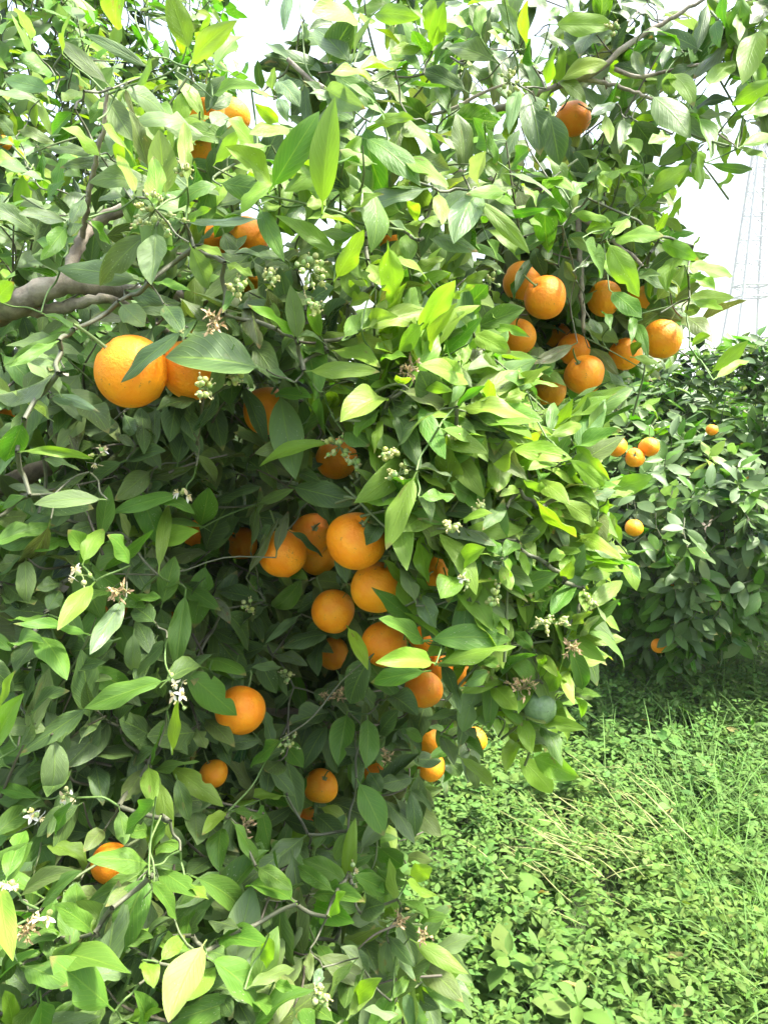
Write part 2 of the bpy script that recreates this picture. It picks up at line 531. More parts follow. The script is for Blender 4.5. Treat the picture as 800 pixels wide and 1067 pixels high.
# ------------------------------------------------------------------ leaves measured one by one in the picture
# (corner of the measured patch) then: base x, base y, tip x, tip y, width (all in quarter pixels), kind
MEASURED = '''
@0 0
515 -80 492 125 95 Y; 785 195 700 -40 100 Y; 605 275 350 140 52 D; 440 340 235 160 62 P; 530 375 695 490 100 P
445 405 560 590 95 O; 430 520 565 690 78 y; 415 640 255 530 85 Y; 390 640 195 615 50 O; 480 680 250 700 48 D
220 775 80 730 55 P; 220 305 80 240 80 G; 205 375 20 330 75 P; 690 800 665 540 120 P; 650 850 640 650 88 y
780 745 770 510 66 y; 560 800 490 640 60 y; 630 250 570 350 80 Y; 130 160 60 30 60 P; 260 210 300 60 55 Y
150 410 -20 400 80 D; 300 470 220 560 60 G; 340 380 260 420 55 Y; 130 720 0 690 60 P; 60 560 -20 480 60 D
@200 0
100 390 285 370 88 Y; 100 270 220 150 78 Y; 0 260 190 85 92 y; 690 85 498 50 108 y; 650 250 510 120 108 D
690 470 490 390 64 D; 560 370 725 455 100 P; 545 840 595 405 130 Y; 340 770 530 465 118 G; 330 765 140 610 95 y
405 535 240 560 84 Y; 262 615 150 500 110 Y; 360 410 400 510 55 P; 360 340 450 445 88 D; 360 510 262 430 56 Y
440 245 540 300 58 D; 70 255 170 310 58 Y; 320 185 410 255 50 D; 290 370 275 250 45 D; 340 400 345 280 40 P
340 -60 310 30 40 D; 400 -40 385 130 60 P; 470 95 480 170 45 P; 260 380 340 410 50 Y; 750 330 580 310 70 Y
830 290 700 290 75 Y; 760 420 640 350 80 G; 800 480 730 440 75 G
@400 0
-70 580 152 775 108 G; -40 60 150 75 75 Y; 205 195 250 5 72 Y; 450 250 258 200 106 O; 332 372 150 290 70 D
675 350 725 180 76 Y; 400 140 410 20 58 Y; 530 205 430 130 58 Y; 560 185 470 15 48 P; 590 180 600 0 66 Y
330 700 300 470 86 O; 430 620 370 490 86 G; 110 500 225 650 130 O; -40 505 122 490 58 Y; 390 770 425 630 75 P
65 660 270 780 78 Y; 562 370 520 560 66 P; 600 390 650 650 120 D; 690 480 730 690 110 D; 500 800 340 810 60 Y
-60 330 95 430 80 O; 150 290 40 230 50 G; 255 90 370 130 50 Y; 250 150 345 170 45 G; 155 195 20 220 55 Y
480 0 330 30 50 Y; 100 -20 240 0 50 Y; 450 210 520 290 55 D; 650 150 780 215 50 D; 620 270 610 160 55 G
20 620 70 550 65 P; -20 300 60 260 70 Y; 560 540 500 700 60 D; 530 700 610 620 70 G; 430 540 470 690 50 G
690 740 790 800 60 Y; 180 500 230 420 50 P
@600 0
-80 100 160 108 88 Y; 330 78 168 15 58 D; 150 200 220 88 66 D; 545 20 490 235 56 D; 640 168 485 330 42 P
690 -10 640 200 80 G; 610 -20 635 150 70 G; 760 130 690 355 105 Y; 555 350 655 250 96 Y; 388 308 490 445 78 Y
322 405 478 578 130 P; 500 445 645 415 58 D; 478 478 558 665 86 G; 245 510 350 655 106 D; 310 800 472 692 76 Y
505 635 518 790 76 Y; 568 685 735 706 42 G; 825 335 645 440 70 Y; 725 385 825 350 66 Y; 715 475 840 445 56 Y
695 605 835 575 56 Y; 690 610 800 665 48 Y; 415 190 360 290 56 D; 238 215 282 320 50 P; -60 330 130 262 58 y
800 10 720 100 75 P; 830 130 740 180 80 G; 300 -10 370 40 50 D; 0 250 70 170 60 D; 250 60 130 40 50 D
440 210 320 150 45 G; 580 90 600 200 60 G; 160 430 60 480 50 P; 125 480 140 600 50 Y; 200 500 180 640 60 D
300 130 430 200 45 G; 90 740 140 800 50 Y; 390 560 300 600 60 Y; 260 640 200 590 60 Y; 690 30 680 170 50 Y
@0 200
265 120 80 92 66 P; 560 365 240 320 105 P; 612 180 418 392 84 O; 650 175 632 388 118 P; 540 412 695 470 72 D
510 470 605 560 100 P; 748 590 505 795 72 D; 190 510 345 605 56 G; 275 590 15 725 54 G; 225 630 40 730 44 G
255 725 82 695 84 P; 215 770 -20 850 135 P; -10 445 60 375 80 Y; 690 475 765 590 86 D; 640 375 795 412 34 Y
275 150 170 285 76 G
250 260 150 200 55 G; 350 30 300 130 60 D; 540 30 410 40 50 D; 380 120 460 220 45 G
@200 200
-10 125 292 108 44 P; -20 122 82 68 40 Y; 412 312 165 262 88 D; 592 240 348 98 84 Y; 605 352 716 158 92 Y
705 172 482 112 92 Y; 962 -10 655 85 80 P; 440 605 410 388 78 P; 418 592 232 470 54 Y; 538 600 500 440 60 Y
265 730 -110 690 172 D; 400 780 180 635 52 P; 20 232 126 268 56 Y; 0 235 70 405 86 P; 150 300 255 352 48 Y
212 350 128 505 54 G; 240 440 282 655 94 O; 500 745 782 750 74 y; 588 662 785 732 84 y; 690 600 835 685 74 y
640 600 752 480 86 Y; 720 560 860 520 74 y; 560 582 655 460 108 D; 742 385 650 318 72 Y; 480 480 592 398 92 D
285 75 385 290 80 G; 430 300 300 320 50 D; 460 60 400 130 70 P; 640 80 800 10 60 Y; 560 30 480 60 60 Y
740 300 800 400 80 y; 660 470 750 440 60 Y; 350 560 340 460 45 P; 140 520 200 590 80 D; 440 700 340 600 60 D
@400 200
385 10 290 216 138 P; 228 10 242 140 72 y; 178 165 392 252 72 P; 398 40 607 257 62 Y; 370 -5 548 58 52 Y
172 350 50 290 112 Y; 20 240 42 482 104 y; 60 500 95 378 80 y; 158 580 297 368 92 y; 168 682 307 462 84 y
-60 560 187 490 84 y; 310 500 432 388 104 G; 285 445 380 390 32 y; 395 560 587 485 84 G; 458 565 606 605 44 Y
375 590 528 672 86 y; 365 572 300 502 52 Y; 614 282 548 422 52 D; 782 640 618 716 58 O; 362 790 148 722 100 y
-20 700 97 690 52 Y; 500 98 682 70 38 G; 470 275 428 200 52 G; 350 640 330 720 40 Y; 230 690 330 760 50 Y
150 560 60 660 90 Y; 250 600 330 580 50 G; 400 650 370 720 50 O; 130 190 20 120 50 P; 560 180 530 110 50 D
740 130 700 60 60 G; 800 370 750 290 50 O; 720 300 670 280 40 P; 490 730 350 740 80 P; 620 800 500 770 70 G
@600 200
145 148 38 160 66 Y; -5 90 148 128 46 Y; 162 192 365 185 86 Y; 138 222 262 438 102 y; 38 210 110 352 116 G
296 330 420 242 56 D; 358 210 512 284 68 Y; 478 310 652 352 76 Y; 418 265 378 415 96 Y; 478 348 580 412 56 Y
488 450 612 490 52 Y; 332 172 383 84 32 Y; 488 222 524 184 22 Y; 248 365 352 348 36 P; 152 418 272 525 84 G
238 522 230 632 36 G; 252 550 300 688 52 G; 62 655 176 768 60 O; 242 690 342 715 38 Y; 578 742 718 618 68 Y
588 772 722 704 46 y; 60 530 105 590 50 P; 340 510 250 560 45 O; 110 500 140 580 36 G; 210 110 150 180 70 Y
-20 20 40 -40 60 G; 60 20 140 -20 60 P; 0 320 100 290 34 P; 450 500 520 480 50 O; 480 640 560 600 50 Y; 300 250 240 200 60 D
@0 400
222 55 416 118 54 P; 235 88 318 295 140 O; 92 172 24 324 108 G; 370 222 492 185 46 P; 112 280 392 312 38 Y
502 330 376 445 76 D; 490 362 692 280 84 D; 192 312 335 362 46 P; 205 452 38 425 44 P; 415 480 142 502 64 P
180 530 392 520 106 D; 742 462 464 540 58 G; 838 590 872 432 108 G; 665 755 706 502 56 Y; 540 640 498 540 56 O
372 742 284 608 84 G; 352 735 432 604 76 Y; 442 772 642 605 56 G; 542 742 448 630 86 G; -20 665 232 590 74 G
-10 560 116 548 106 O; -10 800 122 688 56 D; 655 700 558 785 96 D; 588 100 602 292 78 D; 648 108 652 252 76 D
740 60 708 242 106 D; 622 368 478 485 96 O; 560 250 490 230 60 P; 360 380 220 450 60 O; 200 600 60 760 90 O
800 350 630 385 50 O; 520 130 560 210 70 D; 620 450 680 420 60 D; 390 590 290 620 60 D; 100 470 -10 540 50 G
@200 400
20 190 102 30 96 D; 220 15 312 265 76 D; 370 58 432 398 142 P; 348 42 502 60 76 G; 562 248 282 345 52 y
530 60 560 222 86 G; 802 60 618 160 124 y; 742 465 762 280 76 O; 428 430 692 500 112 D; 284 496 426 438 46 O
248 672 286 428 42 O; 354 695 402 530 52 P; 240 782 362 560 38 O; 420 620 545 722 46 D; 58 690 172 478 142 D
98 496 292 430 50 D; 30 300 102 412 56 O; 130 640 200 560 80 D; 480 500 430 560 60 D; 450 370 540 410 50 D
300 640 330 590 50 D; 640 200 740 260 90 G; 560 30 680 50 40 Y; 790 150 760 290 40 y; 90 90 130 280 90 D
@400 400
120 398 8 692 96 y; 252 692 138 560 94 O; 230 578 468 676 84 P; 320 755 422 682 86 Y; 335 98 612 150 94 y
400 172 662 155 100 Y; 214 232 432 290 76 Y; 100 345 282 386 48 P; 58 262 222 118 104 P; 0 85 112 120 116 D
302 100 422 8 36 G; 540 275 782 312 76 y; 488 288 470 452 104 Y; 278 416 405 490 86 G; 420 460 622 566 42 P
574 484 752 575 66 Y; 640 490 802 640 94 Y; 628 395 772 505 76 y; 478 640 652 620 106 D; 330 562 452 540 82 Y
692 202 710 78 52 G; 700 215 822 172 56 Y; 680 785 618 678 46 P; 88 32 272 112 66 O; 150 0 285 30 50 Y
-20 590 -75 674 76 D; 160 470 300 460 60 G; 500 520 410 610 60 P; 420 640 490 720 60 G; 550 660 500 720 70 G
150 300 200 250 60 D; 720 330 600 360 60 Y; 500 740 520 800 60 Y; 570 700 600 800 40 Y; 560 440 480 470 50 Y
300 250 240 150 40 G; 30 700 140 780 70 P; 590 40 500 70 60 y; 250 190 400 250 60 Y
@500 400
375 268 592 194 84 G; 380 320 512 442 68 y; 368 400 492 522 56 Y; 348 490 482 590 76 Y; 418 632 592 736 66 y
358 802 376 708 66 Y; 288 742 348 700 52 Y; 545 472 642 450 36 Y; 260 618 352 702 124 O; 430 760 622 792 56 Y
270 440 180 400 50 y; 440 640 500 600 50 Y; 250 520 340 560 60 Y; 480 560 400 500 50 G; 300 720 420 700 60 Y
@500 600
438 142 592 20 66 Y; 298 162 402 30 76 G; 338 160 402 224 84 Y; 414 252 502 165 42 P; 325 356 298 200 76 O
374 305 425 474 76 G; 265 162 214 10 52 G; 95 412 242 330 76 G; 288 482 322 380 76 Y; 372 442 318 420 50 Y
48 450 156 562 84 Y; 160 500 176 642 56 P; 174 600 216 742 74 y; 258 610 442 640 60 Y; -10 108 156 166 92 P
240 330 320 420 60 Y; 140 230 220 300 60 G; 200 250 150 160 60 G; 430 60 440 150 50 Y; 90 -40 130 60 60 Y
540 -10 420 10 60 Y; 250 420 270 330 40 Y; 380 200 470 150 40 Y; 350 20 380 -60 60 Y; 470 30 420 -50 60 G
@400 600
205 264 528 268 106 G; 245 360 552 294 76 Y; 170 272 -22 178 94 G; 196 360 -35 362 90 y; 160 400 -52 442 76 G
132 192 -52 48 70 G; 130 100 70 -35 76 P; 305 5 235 95 106 Y; 150 80 218 218 84 P; 240 368 318 575 56 D
30 500 142 585 96 D; 240 670 292 790 66 P; 300 680 412 762 76 G; 328 764 458 880 56 y; 310 560 180 600 40 P
-100 870 0 1085 110 G; -156 584 -192 790 104 G; -68 600 -76 805 96 G; 470 250 450 150 60 G; 330 640 380 680 50 P
-20 660 60 560 80 D; 90 640 160 690 50 G; 380 330 480 380 70 G; 340 450 440 400 60 P
@0 600
382 42 240 228 84 Y; 512 110 376 328 88 P; 548 112 672 92 62 G; 180 165 32 182 38 G; 352 238 58 200 48 G
60 292 184 280 84 G; 158 250 280 435 112 G; -40 242 48 312 56 G; 8 60 72 142 76 D; 672 440 352 552 90 G
682 280 528 405 104 D; 308 382 442 360 56 D; 352 560 90 738 90 D; 452 610 268 802 130 D; 380 720 555 752 116 D
130 580 292 480 86 D; 662 690 498 600 130 D; -20 742 102 490 106 Y; -5 560 68 392 56 y; 720 722 742 518 52 Y
630 782 692 600 44 G; 770 90 734 392 86 G; 558 215 742 222 38 D; 640 190 560 130 90 D; 330 450 470 430 70 D
400 560 360 440 60 D; 90 700 130 560 80 P; 200 140 250 60 70 D; 250 30 150 60 60 D; 640 720 560 800 70 D
690 560 650 570 70 O; 470 300 400 380 70 D; 60 480 -10 420 60 D; 500 620 560 540 70 D
@200 600
-60 30 122 146 76 G; 38 350 228 416 104 G; -20 405 188 582 124 G; 280 98 108 62 76 D; 150 160 232 310 116 D
245 160 297 278 56 D; 442 168 308 280 38 P; 562 245 368 302 76 D; 350 330 484 376 56 P; 370 380 248 382 40 P
410 480 348 572 48 D; 350 390 398 502 34 P; 562 570 398 622 94 D; 362 690 243 798 78 G; 740 350 658 535 116 D
592 520 652 590 66 D; 380 690 464 800 84 G; 60 600 180 715 80 O; 20 640 60 720 60 O; 280 10 240 60 60 G
100 100 160 200 60 P; 560 470 520 520 70 D; 760 540 700 480 80 D; 300 300 210 330 70 D
@0 780
148 200 -12 160 56 G; -22 362 122 250 86 G; 30 534 110 342 86 G; 60 100 242 68 106 D; 400 70 430 238 86 D
292 130 198 372 66 D; 302 225 234 362 56 G; 602 80 508 222 76 O; 620 80 642 242 80 Y; 670 150 712 382 76 Y
640 220 524 356 96 G; 690 320 630 434 124 G; 638 92 832 54 58 G; 718 80 932 242 86 Y; 612 480 364 464 104 G
90 612 332 510 86 O; 176 652 342 510 96 G; 380 758 218 648 84 G; 244 778 178 720 56 G; 612 545 484 864 162 G
664 505 832 622 96 G; 470 680 442 802 96 O; 640 560 738 716 86 G; 500 260 520 400 70 G; 430 340 350 430 70 O
330 560 270 660 60 D; 740 420 660 400 100 G; 560 560 440 660 60 O
@0 867
0 232 56 538 98 y; 200 512 548 590 146 G; 452 722 208 520 152 G; 108 560 284 642 104 G; -45 692 168 490 66 G
55 802 22 660 76 Y; 150 722 60 830 80 G; 60 832 422 768 84 P; 600 540 642 652 72 Y; 676 530 772 430 66 Y
842 480 703 794 148 C; 540 782 684 740 48 Y; 600 442 722 360 124 D; 540 460 640 440 70 G; 560 640 470 700 60 D
610 800 560 660 90 G; 700 640 690 540 60 D; 330 640 340 740 100 D; 20 430 -30 520 60 G; 480 560 590 500 60 D
@200 867
125 -15 114 164 86 G; 180 -30 284 168 82 G; 90 110 -20 180 90 D; 280 150 418 242 78 G; 412 280 228 228 124 G
642 205 460 115 80 G; 580 240 440 142 66 G; 508 262 722 290 92 G; 570 342 642 250 76 Y; 30 195 197 322 106 G
-20 212 72 282 60 Y; 372 300 422 562 108 D; 288 290 350 444 66 D; 118 442 328 470 106 G; 248 640 428 570 56 O
94 540 292 742 146 G; 262 805 512 660 116 G; 98 650 172 772 106 D; 490 500 492 624 46 O; 620 470 742 604 76 D
672 548 548 725 76 P; 680 692 792 608 76 Y; 640 380 762 402 106 D; 320 440 310 570 60 Y; 190 400 70 370 60 P
60 500 140 520 80 D; 430 430 440 330 60 D; 0 420 60 320 60 D; 350 630 420 660 50 G; 540 570 510 640 50 P
@200 780
372 196 168 242 56 y; 288 240 332 434 96 G; 180 262 305 282 56 G; 462 372 298 512 86 D; 140 268 42 362 56 y
150 230 262 150 76 O; 648 548 682 288 66 y; 280 160 415 240 80 G; 520 280 640 400 90 D; 380 290 530 350 60 D
640 360 590 470 60 P; 740 100 790 180 70 D; 500 440 560 370 60 P; 690 520 802 602 86 G
@340 867
372 460 592 592 76 Y; 310 370 372 564 86 D; 302 285 262 108 62 Y; 120 182 262 258 78 G; 340 205 462 262 70 Y
350 180 440 150 80 y; 312 285 422 362 86 G; 262 440 364 562 56 D; 300 520 372 622 38 P; 98 762 212 610 66 Y
150 332 242 300 96 D; 280 690 340 600 50 G; 150 560 60 480 70 P; 160 740 300 760 60 P
'''


def measured():
    ox = oy = 0
    for line in MEASURED.strip().splitlines():
        if line[0] == '@':
            ox, oy = map(float, line[1:].split())
            continue
        for e in line.split(';'):
            f = e.split()
            bx, by, tx, ty, w = (float(t) / 4 for t in f[:5])
            yield ox + bx, oy + by, ox + tx, oy + ty, w, f[5]


# ------------------------------------------------------------------ oranges: x, y, radius in the picture, what singles each one out
ORANGES = [
    (137, 387, 38, 'large pale orange, the biggest fruit, one dark leaf crossing its right side'),
    (202, 384, 33, 'orange half covered by a broad glossy leaf, right beside the biggest fruit'),
    (279, 428, 26, 'orange behind a hanging dark leaf, right of the two big upper left fruits'),
    (371, 564, 31, 'large round orange in the middle of the tree, a drooping leaf over its right edge'),
    (392.5, 612, 27, 'orange touching the underside of the large middle fruit, a narrow green leaf across it'),
    (347, 637, 23.5, 'dull reddish orange hanging clear in the shade of the hollow, no leaf over it'),
    (326, 556, 22, 'reddish orange just left of the large middle fruit, upper one of the clump there'),
    (295, 576, 25, 'orange at the left end of the middle clump with thin drooping leaves before it'),
    (331, 580, 20, 'orange at the bottom of the middle clump, wedged between two others'),
    (252, 566, 17, 'small shaded orange peeping out under a broad dark leaf left of the middle clump'),
    (351, 478, 22, 'dark shaded orange under the flower buds, hidden above the middle clump'),
    (454, 595, 19, 'orange partly hidden by a small round bright leaf right of the middle fruits'),
    (485, 533, 12, 'little glimpse of orange deep inside the bright right hand leaves'),
    (400, 671, 24, 'orange behind a pair of long bright leaves below the middle fruits'),
    (441, 718, 20, 'orange hanging directly beneath the pair of bright leaves, dark blemish at its base'),
    (441, 662, 17, 'orange showing behind the twig where the bright leaf pairs join'),
    (481, 699, 16, 'orange glimpsed under the two long right pointing leaves'),
    (457, 695, 14, 'small orange wedged behind the forked twig below the leaf pairs'),
    (347, 681, 17, 'very dark orange in the hollow with a black leaf right across its face'),
    (494, 771, 13.5, 'small pale yellow orange hanging above the weeds at the right hem of the tree'),
    (449, 799, 15, 'low orange with a pale leaf across its middle, hanging before the weeds'),
    (447, 771, 8, 'tiny bit of orange just above the low fruit by the weeds'),
    (334, 819, 18, 'orange near the lower hem with a dark leaf edge biting into its left side'),
    (391, 804, 8, 'tiny orange peeping between two hanging leaves near the lower hem'),
    (317, 847, 7, 'sliver of orange at the lower hem beneath the leaf bitten fruit'),
    (251, 740, 26, 'bright orange hanging alone in the lower left leaves under a big green leaf'),
    (223, 806, 15, 'oval bright orange with withered flowers at its tip, below the lone bright one'),
    (120, 637, 11, 'orange almost covered by a drooping grey leaf under withered flowers'),
    (201, 555, 11, 'shaded orange behind a thin stem left of the middle clump'),
    (180, 642, 7, 'tiny spot of orange behind the upright green leaf on the left'),
    (116, 900, 21, 'orange mostly covered by a folded green leaf near the bottom left'),
    (186, 960, 8, 'tiny dark orange near the bottom, right of the biggest bright leaf'),
    (5, 434, 7, 'bit of orange at the left edge above a heart shaped leaf'),
    (243, 121, 18, 'sunlit orange high in the upper left leaves under a rounded leaf'),
    (213, 112, 9, 'small slice of orange beside the sunlit upper left fruit'),
    (210, 157, 9, 'small orange glimpse under the sunlit upper left fruit'),
    (257, 249, 23, 'pale sunlit orange under a white shining leaf left of the pinkish flower buds'),
    (224, 250, 12, 'small orange just left of the pale sunlit fruit'),
    (261, 293, 12, 'orange glimpse below the dark folded leaf under the pale sunlit fruit'),
    (398, 246, 12, 'orange nearly hidden behind sunlit leaves at the top middle'),
    (597, 124, 18, 'lone reddish orange high on the right, half wrapped by dark leaves'),
    (543, 293, 20, 'orange with a narrow dark leaf down its face, top left of the right hand cluster'),
    (567.5, 310, 22.5, 'brightest orange in full view, front of the right hand cluster'),
    (539, 351, 19, 'orange behind a two toned leaf, lower left of the right hand cluster'),
    (580, 350, 14, 'dark red orange deep in the shade of the right hand cluster'),
    (597, 364, 17, 'orange squeezed behind the lowest fruit of the right hand cluster'),
    (608.5, 390.5, 21, 'golden orange in full view at the bottom of the right hand cluster'),
    (573, 407, 17, 'shaded orange hanging low at the left of the right hand cluster'),
    (629, 311, 18, 'orange behind hanging leaves right of the dark vertical twig'),
    (665, 309, 13, 'orange mostly behind a pale drooping leaf near the sky edge'),
    (689, 353, 20, 'golden orange outermost in the right hand cluster, nearest to the sky'),
    (651, 369, 17, 'orange behind a narrow curled leaf left of the outermost fruit'),
    (651, 338, 14, 'shaded orange wedged above its neighbours beneath the pale drooping leaf'),
]
FAR_ORANGES = [
    (642, 465.5, 11, 'left one of three small oranges on the farther tree'),
    (661, 477, 10, 'lowest of three small oranges on the farther tree'),
    (676, 465.5, 10.5, 'right one of three small oranges on the farther tree'),
    (741, 448, 6, 'tiny red orange high on the farther tree, right of the three together'),
    (660, 550, 9.5, 'small orange under a pale leaf in the middle of the farther tree'),
    (705, 612, 8, 'small shaded orange low on the farther tree behind a round leaf'),
    (743, 627, 7.5, 'small dark orange low on the farther tree above the shaded weeds'),
    (686, 673, 8, 'lowest small orange of the farther tree, close over the weeds'),
    (797, 574, 6, 'small orange of the farther tree at the right edge'),
    (779, 500, 6, 'dim tiny orange in the dark right half of the farther tree'),
]
BEHIND_ORANGES = [
    (4, 149, 8, 'small orange in the sunlit tree behind at the upper left edge'),
    (28, 161, 7, 'tiny orange of the sunlit tree behind, beside another at the left edge'),
]
CLUSTERS = [  # x, y, size in the picture, sort
    (165, 215, 30, 'bud'), (327, 277, 20, 'bud'), (287, 288, 12, 'bud'), (252, 296, 10, 'bud'), (357, 462, 15, 'bud'), (372, 480, 9, 'bud'),
    (411, 470, 10, 'bud'), (416, 492, 14, 'bud'), (520, 618, 14, 'bud'), (571, 646, 12, 'bud'), (515, 291, 12, 'bud'), (216, 399, 11, 'bud'),
    (248, 392, 9, 'bud'), (262, 629, 8, 'bud'), (299, 702, 7, 'bud'), (303, 772, 11, 'bud'), (337, 1034, 12, 'bud'), (615, 625, 9, 'bud'),
    (330, 318, 9, 'bud'), (196, 172, 9, 'bud'), (505, 528, 9, 'bud'), (473, 545, 8, 'bud'), (478, 450, 9, 'bud'), (590, 645, 8, 'bud'),
    (38, 842, 12, 'bloom'), (74, 826, 9, 'bloom'), (107, 472, 14, 'bloom'), (87, 594, 13, 'bloom'), (193, 513, 8, 'bloom'),
    (191, 727, 12, 'bloom'), (490, 601, 11, 'bloom'), (371, 908, 11, 'bloom'), (186, 706, 8, 'bloom'), (12, 918, 6, 'bloom'), (50, 955, 7, 'bloom'),
    (127, 613, 9, 'withered'), (32, 967, 10, 'withered'), (430, 381, 12, 'withered'), (546, 715, 14, 'withered'), (600, 673, 9, 'withered'),
    (223, 332, 11, 'withered'), (257, 859, 11, 'withered'), (356, 722, 8, 'withered'), (405, 787, 8, 'withered'), (342, 725, 7, 'withered'),
    (422, 954, 8, 'withered'), (445, 974, 6, 'withered'), (640, 30, 10, 'bud'), (534, 82, 12, 'bud'),
]
# ------------------------------------------------------------------ the near tree
UPV = np.array([0, 0, 1.0])
foot = at(-190, 600, 1.85)
foot[2] = 0.0
tree = empty('orange_tree', foot)
tag(tree, 'big near orange tree filling the left and middle of the view, laden with ripe fruit', 'tree', 'orange trees of the orchard')

fruit = []          # (centre, radius, label, picture radius)
for (x, y, r, lab) in ORANGES:
    s0 = float(surf(x, y)[0])
    if r < 13.4:
        d = s0 + 0.32
        R = 0.034
    else:
        R = 0.026 + 0.0004 * r
        d = R * F / r
        d = min(max(d, s0 + 0.01), s0 + 0.55)
        if y > 780 and x < 300:
            d = min(d, s0 + .10)
        R = r * d / F
    fruit.append([at(x, y, d), R, lab, r, x, y, d])

ZW, ZH = 300, 350     # near-depth map in 4 pixel cells, with a margin of 50 cells left/40 top
ZX, ZY = 60, 40
zkeep = np.full((ZH, ZW), 1e3)


def zcell(px, py):
    return np.clip((np.asarray(py) / 4 + ZY).astype(int), 0, ZH - 1), np.clip((np.asarray(px) / 4 + ZX).astype(int), 0, ZW - 1)


for c, R, lab, r, x, y, d in fruit:
    rr = min(r, 40)
    gy, gx = np.mgrid[-rr:rr + 1:2, -rr:rr + 1:2]
    ok = gx ** 2 + gy ** 2 < (0.93 * rr) ** 2
    iy, ix = zcell(x + gx[ok], y + gy[ok])
    np.minimum.at(zkeep, (iy, ix), d - R)

# fruit is also protected from its neighbours' measured leaves
hero = Leaves()
hero_info = []
stem_base = []
twigs = Geo()
for (bx, by, tx, ty, w, k) in measured():
    mx_, my_ = (bx + tx) / 2, (by + ty) / 2
    d = float(surf(mx_, my_)[0]) + {'Y': -.03, 'y': -.035, 'C': -.05, 'G': -.01, 'P': 0.0, 'O': .02, 'D': .05}[k] + rng.normal(0, .018)
    lp = math.hypot(tx - bx, ty - by) * d / F
    # covers a fruit -> hangs before it
    f = np.linspace(0.12, 0.88, 6)
    sx, sy = bx + (tx - bx) * f, by + (ty - by) * f
    for c, R, lab, r, x, y, fd in fruit:
        dist = np.hypot(sx - x, sy - y)
        if (dist < r * 0.95 + w * 0.25).any() and d > fd - R - 0.02:
            d = fd - R - 0.022 + 0.5 * R * min(1.0, float(dist.min()) / r) * 0.8
    lp = math.hypot(tx - bx, ty - by) * d / F
    tgt = max(lp * 1.02, min(0.088 + rng.normal(0, .008), lp * 1.45))
    dz = math.sqrt(max(tgt * tgt - lp * lp, 0)) * (-1 if rng.random() < .75 else 1)
    B, T = at(bx, by, d - dz / 2), at(tx, ty, d + dz / 2)
    a = T - B
    L3 = np.linalg.norm(a)
    a = a / L3
    mid = (B + T) / 2
    V = unit(CAM - mid)
    n = 0.72 * V + (0.5 + 0.2 * rng.random()) * UPV + rng.normal(0, .26, 3)
    n = unit(n - (n @ a) * a)
    if n @ V < 0.3:
        n = unit(n + 0.7 * (V - (V @ a) * a))
    flip = (k in 'P' and rng.random() < .5) or (k == 'O' and rng.random() < .35)
    fold = rng.uniform(.08, .52)
    bend = rng.uniform(.1, .8) * (1 if rng.random() < .85 else -.5)
    W = w * d / F / max(.6, math.sqrt(max(0.0, 1 - (np.cross(n, a) @ V) ** 2))) / math.cos(fold)
    if flip:
        n = -n
        bend = -bend
    # turn the start so that the bent leaf still ends at the tip
    a0 = unit(a * math.cos(bend / 2) + n * math.sin(bend / 2))
    n0 = unit(n * math.cos(bend / 2) - a * math.sin(bend / 2))
    Lc = L3 * (bend / 2) / math.sin(bend / 2)
    col = leafcol(k, .12)
    if k == 'D' and rng.random() < .3:
        col = col * np.array([1.25, 1.12, 1.3])
    hero.add(B, a0, n0, Lc, W, fold, bend, rng.uniform(.001, .0045), rng.uniform(0, 6), rng.normal(0, .35), col, rng.random())
    hero_info.append((lp * w, k, B, a0, d, V))
    lw = np.linspace(-.8, .8, 7)[None] * np.sin(np.linspace(.12, .95, 9) * np.pi)[:, None] * w / 2
    ll = np.linspace(.05, .95, 9)[:, None] + 0 * lw
    ex, ey = (tx - bx), (ty - by)
    ln = max(math.hypot(ex, ey), 1)
    qx, qy = bx + ex * ll - ey / ln * lw, by + ey * ll + ex / ln * lw
    iy, ix = zcell(qx, qy)
    np.minimum.at(zkeep, (iy, ix), d - 0.015)
    stem_base.append((B - a0 * Lc * .13, k))

for x, y, r, lab in FAR_ORANGES + [(562, 737, 16, '')]:
    gy, gx = np.mgrid[-r:r + 1:2, -r:r + 1:2]
    iy, ix = zcell(x + gx, y + gy)
    zkeep[iy, ix] = np.where(zkeep[iy, ix] > 999, 2.9 if lab else 1.0, zkeep[iy, ix])

# limbs that show between the leaves stay in view
for strip, wd, dd in (([(0, 325), (40, 308), (75, 297), (125, 304)], 34, 1.17), ([(72, 285), (85, 255), (99, 234), (130, 220)], 16, 1.19),
                      ([(91, 215), (97, 182), (106, 140), (112, 98)], 7, 1.0), ([(0, 508), (50, 486)], 20, 1.28),
                      ([(603, 262), (606, 300), (608, 346)], 8, 1.38), ([(527, 110), (575, 92), (618, 76), (650, 50), (690, 24), (738, 0)], 8, 1.3),
                      ([(606, 82), (630, 86), (660, 96), (690, 108)], 6, 1.3), ([(417, 128), (470, 114), (520, 88)], 6, 1.2)):
    sp_ = np.array(strip, float)
    for (x0, y0), (x1, y1) in zip(sp_[:-1], sp_[1:]):
        for f in np.linspace(0, 1, 24):
            for o_ in np.linspace(-.5, .5, 7):
                ln = math.hypot(x1 - x0, y1 - y0)
                iy, ix = zcell(x0 + (x1 - x0) * f - (y1 - y0) / ln * wd * o_, y0 + (y1 - y0) * f + (x1 - x0) / ln * wd * o_)
                zkeep[iy, ix] = min(zkeep[iy, ix], dd)
zkeep[zkeep > 999] = 0
order = np.argsort([-h[0] for h in hero_info])
big, rest = order[:100], order[100:]

